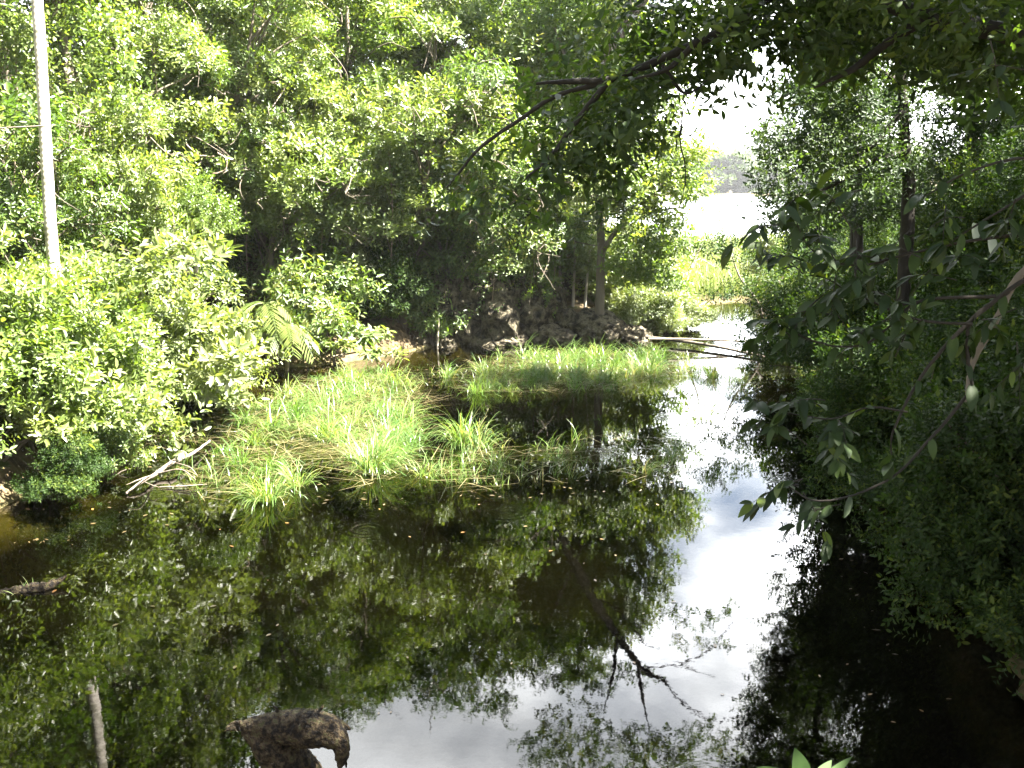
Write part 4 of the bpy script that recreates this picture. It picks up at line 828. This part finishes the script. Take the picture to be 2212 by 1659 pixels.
for px, y_, top_, bot_, sd_, lb in [(95, 22.6, 260, 520, 1, 'creeper curtain hanging close beside the lower palm trunk'), (330, 26.6, 60, 360, 2, 'creeper strings hanging into the shady gap at upper left'), (505, 28.6, 330, 560, 3, 'creeper strings hanging in front of the dark hollow'),
        (690, 29.0, 300, 600, 4, 'creeper strings falling at the right side of the dark hollow'), (840, 29.8, 330, 620, 5, 'creeper strings hanging left of the rock face'), (30, 21.5, 60, 420, 6, 'creeper curtain at the left picture edge behind the palm'), (1060, 31.2, 480, 690, 7, 'creeper strings hanging over the rock face'), (1140, 31.6, 520, 690, 8, 'creeper strings at the right end of the rock face')]:
    r_ = np.random.default_rng(400 + sd_); cb_ = gbase(px, y_ + .4); rows = []
    for q in range(6):
        x0 = px + r_.uniform(-55, 55); b_ = top_ + (bot_ - top_) * r_.uniform(.5, 1)
        for k in range(9): rows.append((x0 + r_.normal(0, 5), top_ + (b_ - top_) * k / 8, y_ + r_.normal(0, .12), r_.uniform(.08, .22) * (1.25 - k / 12)))
    custom_tree('creeper', lb, 'vine', cb_, [(np.vstack([at(px, top_, y_ + .1), at(px + 8, (top_ + bot_) / 2, y_), at(px, bot_, y_)]), [.02, .018, .008])], rows, 'vine', M_BRIGHT if sd_ not in (7, 8) else M_FOREST, M_VSTEM, 6, r_, 'creepers on the far bank', smin=.5, smax=.95, parts=('stem', 'foliage'))

# ------------------------------------------------------------------ cut-leaved plants and the whorled shrub
def cut_leaf_plant(px, py, Yd, n, Ls, label, seed, group='plants with deeply cut leaves'):
    r = np.random.default_rng(seed); top = at(px, py, Yd); base = np.array([top[0] - .1, Yd + .3, max(h1(top[0], Yd + .3), 0)])
    o = thing('cut_leaved_plant', label, 'plant', base, 0, group)
    W = Mesh(); tube(W, [base - [0, 0, .3], (base + top) / 2 + [.1, 0, .1], top], [.06, .05, .03], 12, 7, r, .01); W.build('stem', M_BARK, o, True, offset=base)
    for k in range(n):
        a = k * 2.4 + r.normal(0, .3); d = np.array([math.cos(a), math.sin(a) * .8 - .3, 0]); L_ = Ls * r.uniform(.75, 1.1); rise = r.uniform(-.1, .5); Fm = Mesh()
        Pts = [top + d * t * L_ * 1.15 + np.array([0, 0, rise * t - .9 * t * t]) * L_ for t in np.linspace(0, 1, 6)]
        Cc = tube(Fm, Pts, [.014, .010, .004], 16, 4); rv = r.uniform(.2, 1)
        T = np.gradient(Cc, axis=0)
        for i in range(4, 16):
            t = (i - 4) / 12; ll = L_ * .42 * math.sin(math.pi * (.18 + .72 * t)) + .05; T_ = T[i] / np.linalg.norm(T[i])
            sd = np.cross(T_, [0, 0, 1]); sd /= np.linalg.norm(sd) + 1e-6
            for sg in (-1, 1):
                leaf_blade(Fm, Cc[i], Cc[i] + (sd * sg * .75 + T_ * .75 + [0, 0, -.2 + .25 * r.uniform()]) * ll * 1.1, .055 * L_, (0, 0, 1), 6, r=rv, fold=.1)
        Fm.build('leaf', M_BRIGHT, o, False, offset=base)
cut_leaf_plant(570, 655, 27.0, 14, .85, 'plant with large deeply cut leaves catching sun beside the pale fallen trunk', 1)
cut_leaf_plant(615, 700, 26.6, 12, .8, 'second plant with cut leaves drooping over the dark water edge', 2)
cut_leaf_plant(545, 715, 26.8, 9, .75, 'lowest plant with cut leaves close to the right tip of the left mound', 3)
wb = gbase(720, 28.0); wo_ = [(640, 735, 27.3, .3), (690, 700, 28, .45), (740, 700, 28, .4), (700, 755, 27, .35), (750, 755, 26.8, .3), (790, 740, 27.4, .4), (800, 770, 26.9, .32), (850, 765, 27, .25), (820, 730, 27.6, .3), (870, 775, 27, .15), (760, 720, 27.6, .4)]
custom_tree('whorled_shrub', 'shrub with star-like whorls of shining leaves reaching over the water behind the grass', 'bush', wb, [
    (np.vstack([wb - [0, 0, .3], at(720, 760, 27.6), at(740, 700, 27.8)]), [.05, .04, .015]), (ats([(720, 770), (790, 760), (865, 772)], 27.2), [.03, .02, .008])], wo_, 'whorl', M_BRIGHT, M_BARK, 13, rg, parts=('stem', 'foliage'))

# ------------------------------------------------------------------ sedges
def blades(M, base, h, az, bend, width, rng, lean0=.1, segs=6, rnd=None):
    n = len(base); t = np.linspace(0, 1, segs + 1); ph = lean0 + bend[:, None] * (t[None, :-1] + .5 / segs) ** 1.5
    dl = (h / segs)[:, None]; rr = np.concatenate([np.zeros((n, 1)), np.cumsum(np.sin(ph) * dl, 1)], 1); zz_ = np.concatenate([np.zeros((n, 1)), np.cumsum(np.cos(ph) * dl, 1)], 1)
    ca, sa = np.cos(az)[:, None], np.sin(az)[:, None]
    C = np.stack([base[:, :1] + rr * ca, base[:, 1:2] + rr * sa, base[:, 2:] + zz_], -1)
    ta = az + math.pi / 2 + rng.normal(0, .6, n); side = np.stack([np.cos(ta), np.sin(ta), np.zeros(n)], -1)[:, None] * (width[:, None] * np.clip(1.15 - t, .08, 1)[None] ** .7 * .5)[..., None]
    V = np.stack([C - side, C + side], 2); k = (np.arange(n) * 2 * (segs + 1))[:, None]; i = (np.arange(segs) * 2)[None]
    Q_ = np.stack([k + i, k + i + 1, k + i + 3, k + i + 2], -1)
    M.add(V.reshape(-1, 3), Q_.reshape(-1, 4), np.repeat(rng.uniform(0, 1, n) if rnd is None else rnd, segs))
def in_poly(pts, poly):
    x, y = pts[:, 0], pts[:, 1]; ins = np.zeros(len(pts), bool)
    for i in range(len(poly)):
        ax, ay = poly[i]; bx, by = poly[(i + 1) % len(poly)]
        ins ^= ((ay > y) != (by > y)) & (x < (bx - ax) * (y - ay) / (by - ay + 1e-12) + ax)
    return ins
def fill(poly_px, n, rng):
    P = np.array([on_water(*p)[:2] for p in poly_px]); lo, hi = P.min(0), P.max(0); out = np.zeros((0, 2))
    while len(out) < n:
        c = rng.uniform(lo, hi, (n, 2)); out = np.vstack([out, c[in_poly(c, P)]])
    return out[:n]
def grass_mass(name, label, polys, hrange, rng, straw=.0, wid=(.010, .020), bend=(.5, 2.0), tuft=14):
    M = Mesh(); S = Mesh()
    for poly, n in polys:
        c = fill(poly, max(1, n // tuft), rng); b = np.repeat(c, tuft, 0); b = b + rng.normal(0, .09 if tuft > 10 else .05, b.shape); k = len(b)
        ta = np.repeat(rng.uniform(0, 6.28, len(c)), tuft)       # tufts are combed one way by wind and water
        flow = .9 * np.sin(b[:, 0] * .8 + b[:, 1] * .5)
        az = np.where(rng.uniform(0, 1, k) < .55, flow + rng.normal(0, .9, k), ta + rng.normal(0, 1.1, k))
        h = np.repeat(rng.uniform(*hrange, len(c)), tuft) * rng.uniform(.5, 1.2, k) * (1.0 if name != 'marsh_grass' else np.clip(1.25 - (b[:, 1] - 18) * .055, .6, 1.2)); bd = rng.uniform(*bend, k)
        blades(M, np.column_stack([b, np.full(k, -.08)]), h, az, bd, rng.uniform(*wid, k), rng, np.where(rng.uniform(0, 1, k) < .22, rng.uniform(.8, 1.35, k), rng.uniform(.05, .7, k))[:, None], rnd=np.clip(np.repeat(rng.uniform(0, .75, len(c)), tuft) + rng.normal(0, .15, k), 0, 1))
        ns = int(n * straw)
        if ns:
            b = fill(poly, ns, rng); blades(S, np.column_stack([b, rng.uniform(.0, .05, ns)]), rng.uniform(.4, .9, ns), rng.normal(.2, .8, ns) + math.pi * (rng.uniform(0, 1, ns) < .5), rng.uniform(0, .12, ns), rng.uniform(.01, .018, ns), rng, 1.46)
    o = tag(M.build(name, M_GRASS), label, None, None, 'stuff')
    if straw: tag(S.build('dead_grass', M_STRAW), 'dead straw coloured blades lying on the water among the green sedge', None, None, 'stuff')
gr = np.random.default_rng(5)
grass_mass('marsh_grass', 'dense bright sedge filling the shallow pool left of centre', [
    ([(480, 950), (560, 870), (700, 815), (850, 805), (935, 860), (900, 960), (820, 1020), (690, 985), (560, 1000)], 4700),
    ([(700, 960), (880, 940), (850, 1040), (780, 1050)], 900),
    ([(450, 960), (540, 990), (690, 1000), (560, 1040)], 300)], (.35, .95), gr, .27, bend=(.6, 2.8), tuft=70, wid=(.012, .024))
grass_mass('sedge', 'band of fresh green sedge in the pool before the rock face', [
    ([(1010, 850), (1030, 790), (1110, 770), (1250, 760), (1330, 762), (1440, 775), (1440, 830), (1330, 845), (1180, 850)], 4200)], (.35, .9), gr, .3, bend=(.6, 2.6), tuft=45, wid=(.012, .022))
grass_mass('sparse_sedge', 'thin scattered sedge standing in dark water', [
    ([(1060, 1000), (1200, 950), (1480, 940), (1490, 1030), (1250, 1040), (1100, 1040)], 420), ([(880, 1000), (1080, 960), (1090, 1060), (940, 1050)], 300),
    ([(1460, 800), (1540, 790), (1640, 850), (1560, 870)], 420), ([(860, 800), (1000, 790), (1010, 820), (880, 830)], 70), ([(380, 1010), (520, 1000), (560, 1060), (430, 1090)], 260), ([(170, 1010), (420, 900), (470, 950), (330, 1000)], 170)], (.3, .6), gr, .22, wid=(.008, .015), bend=(.2, 1.6), tuft=6)
# separate tussocks one can point at
def tussock(px, py, n, h, label, seed, spread=.16, tilt=None):
    r = np.random.default_rng(seed); c = on_water(px, py); M = Mesh(); a = r.uniform(0, 6.28, n); q = r.uniform(0, 1, n) ** .7 * spread
    b = np.column_stack([c[0] + q * np.cos(a), c[1] + q * np.sin(a), np.full(n, -.08)])
    td = r.uniform(0, 6.28); az = np.where(r.uniform(0, 1, n) < .45, td + r.normal(0, .6, n), a + r.normal(0, .7, n)) if tilt is None else r.normal(tilt, .6, n)
    blades(M, b, h * r.uniform(.55, 1.15, n), az, r.uniform(.5, 2.7, n), r.uniform(.010, .02, n), r, r.uniform(.03, .8, n)[:, None] ** 1.2, 8)
    tag(M.build('grass_tussock', M_GRASS, None, False, offset=c), label, 'grass', 'separate sedge tussocks')
for i, a in enumerate([
    (1000, 960, 170, 1.0, 'tall tussock standing alone right of the dense sedge'),
    (1035, 965, 90, .8, 'tussock leaning right next to the tall lone tussock'),
    (575, 1080, 200, .75, 'front tussock spreading over dark water at the lower left of the sedge'),
    (640, 1050, 130, .7, 'tussock behind and right of the front tussock'),
    (800, 1020, 220, .95, 'big drooping tussock at the front edge of the dense sedge'),
    (968, 815, 60, .75, 'small upright tussock alone before the rock face'),
    (1045, 810, 150, .75, 'tussock at the left end of the back sedge band'),
    (1400, 810, 150, .8, 'tussock at the right end of the back sedge band'),
    (1290, 775, 120, .8, 'tussock rising highest from the back sedge band'),
    (1540, 815, 130, .8, 'dark tussock against the white water reflection'),
    (1490, 800, 80, .7, 'tussock left of the dark one in the white reflection'),
    (1600, 830, 70, .7, 'thin tussock under the tips of the right bank leaves'),
    (1390, 1020, 40, .55, 'sparse tussock in the dark water right of centre'),
    (1460, 985, 45, .5, 'sparse tussock by the edge of the white reflection'),
    (50, 1278, 26, .28, 'tiny grass tuft on the half sunken log'),
    (915, 1025, 60, .45, 'low yellowing tussock in front of the lone tall one'),
]): tussock(*a, seed=100 + i)

# reeds in the sun between pond and lake
M = Mesh(); rr_ = np.random.default_rng(8); n = 26000; yy_ = 36 + 47 * rr_.uniform(0, 1, n) ** 1.3; xx_ = yy_ * rr_.uniform(.10, .34, n); keep = (sdist(xx_, yy_) > .3); xx_, yy_ = xx_[keep], yy_[keep]; n = len(xx_)
blades(M, np.column_stack([xx_, yy_, np.full(n, .05)]), rr_.uniform(.6, 1.4, n), rr_.uniform(0, 6.28, n), rr_.uniform(.1, 1.2, n), rr_.uniform(.02, .04, n) * (yy_ / 45), rr_, .05, 4)
tag(M.build('reeds', M_REED), 'sunny yellow-green reeds between the pond and the lake', None, None, 'stuff')

# ------------------------------------------------------------------ far shore
FAR = []
for s_ in range(4):
    r = np.random.default_rng(200 + s_); W = Mesh(); tube(W, [(0, 0, -1), (r.normal(0, .4), 0, 6), (r.normal(0, .8), 0, 11)], [.35, .28, .1], 8, 6)
    L = Mesh(); ncl = 34; cc_ = []
    for i in range(ncl):
        q = r.uniform(.06, .95); d = 5.2 * math.sqrt(1 - (q * 1.6 - .7) ** 2 * .55 if abs(q * 1.6 - .7) < 1.3 else .1) * (.4 + .6 * r.uniform()); a = r.uniform(0, 6.28); cc_.append((d * math.cos(a), d * math.sin(a), 14 * q))
    clumps(L, 'far', cc_, r.uniform(1.2, 2.1, ncl), 22, r); FAR.append((W.data('trunk', M_BARK, True), L.data('crown', M_FARL)))
kinds = ['rounded', 'broad', 'narrow', 'low']
fr_ = np.random.default_rng(9)
for i in range(22):
    px = 1452 + i * 24 + fr_.uniform(-6, 6); y_ = 441 + fr_.uniform(0, 8); x = at(px, 400, y_)[0]; s_ = fr_.uniform(.75, 1.25)
    w_ = fr_.uniform(.9, 1.3)
    place(FAR[i % 4], ('trunk', 'crown'), 'lakeside_tree', 'pale hazy tree on the far lake shore, number %d from the left' % (i + 1) if False else 'pale hazy tree in the row along the far lake shore', 'tree', (x, y_, .3), i * 1.9, (s_ * w_, s_ * w_, s_), 'trees on the far lake shore')
M = Mesh(); r = np.random.default_rng(12); n = 520; cx = r.uniform(-60, 420, n); cyy = r.uniform(458, 640, n)
clumps(M, 'far', np.column_stack([cx, cyy, H(cx, cyy) + r.uniform(3, 15, n)]), r.uniform(2.5, 4.5, n), 14, r, smin=1.2, smax=2.2)
tag(M.build('distant_wood', M_FARL), 'pale distant wood rising behind the far lake shore', None, None, 'stuff')

# ------------------------------------------------------------------ leaves floating on the water
def floating_leaf(px, py, L_, seed):
    r = np.random.default_rng(seed); c = on_water(px, py, .006); a = r.uniform(0, 6.28); M = Mesh(); d = np.array([math.cos(a), math.sin(a), 0]) * L_ / 2
    leaf_blade(M, c - d, c + d, L_ * .5, (0, 0, 1), 7, r=r.uniform(), fold=.25, droop=-.06)
    tag(M.build('floating_leaf', M_FALLEN, None, True, offset=c), 'small fallen leaf, yellow or brown, floating on the dark water', 'leaf', 'fallen leaves floating on the pond')
fl = [(580, 1372, .1), (500, 1180, .1), (507, 1442, .1), (600, 1350, .07), (1135, 1137, .08), (1060, 1268, .1), (1190, 1190, .08), (460, 1310, .11), (40, 1275, .1), (118, 1277, .11), (30, 1268, .07), (617, 1090, .07), (1455, 1300, .08), (1390, 1325, .06), (1300, 1165, .08),
      (905, 845, .12), (1045, 800, .14), (870, 800, .1), (990, 770, .1), (830, 1090, .08), (820, 1100, .08), (1035, 1090, .07), (880, 1420, .06), (930, 1330, .07), (1545, 1395, .09), (1560, 1500, .05), (1880, 1500, .07), (1830, 1435, .06), (1930, 1560, .06), (1770, 1460, .06), (2050, 1510, .07), (1990, 1535, .06), (250, 1350, .1), (330, 1310, .1), (60, 1100, .1), (200, 1100, .1), (620, 1130, .09), (1000, 1150, .08), (1330, 1200, .08), (1420, 1090, .09)]
fr2 = np.random.default_rng(15)
fl += [(fr2.uniform(150, 1400), 1100 + 480 * fr2.uniform(0, 1) ** 1.5, fr2.uniform(.04, .08)) for _ in range(14)]
for i, a in enumerate(fl): floating_leaf(a[0], a[1], a[2] * .8, seed=300 + i)

# ------------------------------------------------------------------ bits of straw, bark and pollen drifting along the edges
dr = np.random.default_rng(21); M = Mesh()
for poly, n in [([(470, 1000), (700, 1030), (1060, 1010), (1480, 1000), (1480, 1060), (1000, 1085), (640, 1110), (440, 1090)], 150), ([(20, 1110), (260, 1060), (430, 1080), (330, 1160), (30, 1190)], 70), ([(1780, 1150), (1960, 1300), (2090, 1450), (1980, 1480), (1800, 1300)], 30), ([(860, 790), (1010, 800), (1020, 840), (900, 850)], 120), ([(150, 1000), (400, 880), (460, 950), (280, 1040)], 120)]:
    c = fill(poly, n, dr)
    for x_, y_ in c:
        a_ = dr.uniform(0, 6.28); l_ = .008 + .05 * dr.uniform() ** 2.5; w_ = l_ * dr.uniform(.15, .6); d_ = np.array([math.cos(a_), math.sin(a_), 0]); e_ = np.array([-d_[1], d_[0], 0])
        p_ = np.array([x_, y_, .005 + dr.uniform(0, .004)]); M.add([p_ - d_ * l_, p_ + e_ * w_, p_ + d_ * l_, p_ - e_ * w_ + [0, 0, .003]], [[0, 1, 2, 3]], [dr.uniform()])
tag(M.build('floating_debris', M_DEBRIS), 'tiny bits of straw and bark drifting on the water along the sedge and banks', None, None, 'stuff')

# ------------------------------------------------------------------ haze: the bright humid air
M = Mesh(); x0, x1, y0, y1, z0, z1 = -720, 720, -140, 1120, -3.5, 42
M.add([(x0, y0, z0), (x1, y0, z0), (x1, y1, z0), (x0, y1, z0), (x0, y0, z1), (x1, y0, z1), (x1, y1, z1), (x0, y1, z1)],
      [[3, 2, 1, 0], [4, 5, 6, 7], [0, 1, 5, 4], [1, 2, 6, 5], [2, 3, 7, 6], [3, 0, 4, 7]])
hm, ht, hout = mat('humid_haze'); pv = N(ht, 'ShaderNodeVolumePrincipled'); pv.inputs['Color'].default_value = (.95, .97, 1, 1); pv.inputs['Density'].default_value = .0002; pv.inputs['Anisotropy'].default_value = .3
ht.links.new(pv.outputs[0], hout.inputs['Volume'])
tag(M.build('haze', hm), 'pale haze in the air over the pond and lake', None, None, 'stuff')
cy.volume_bounces = 0
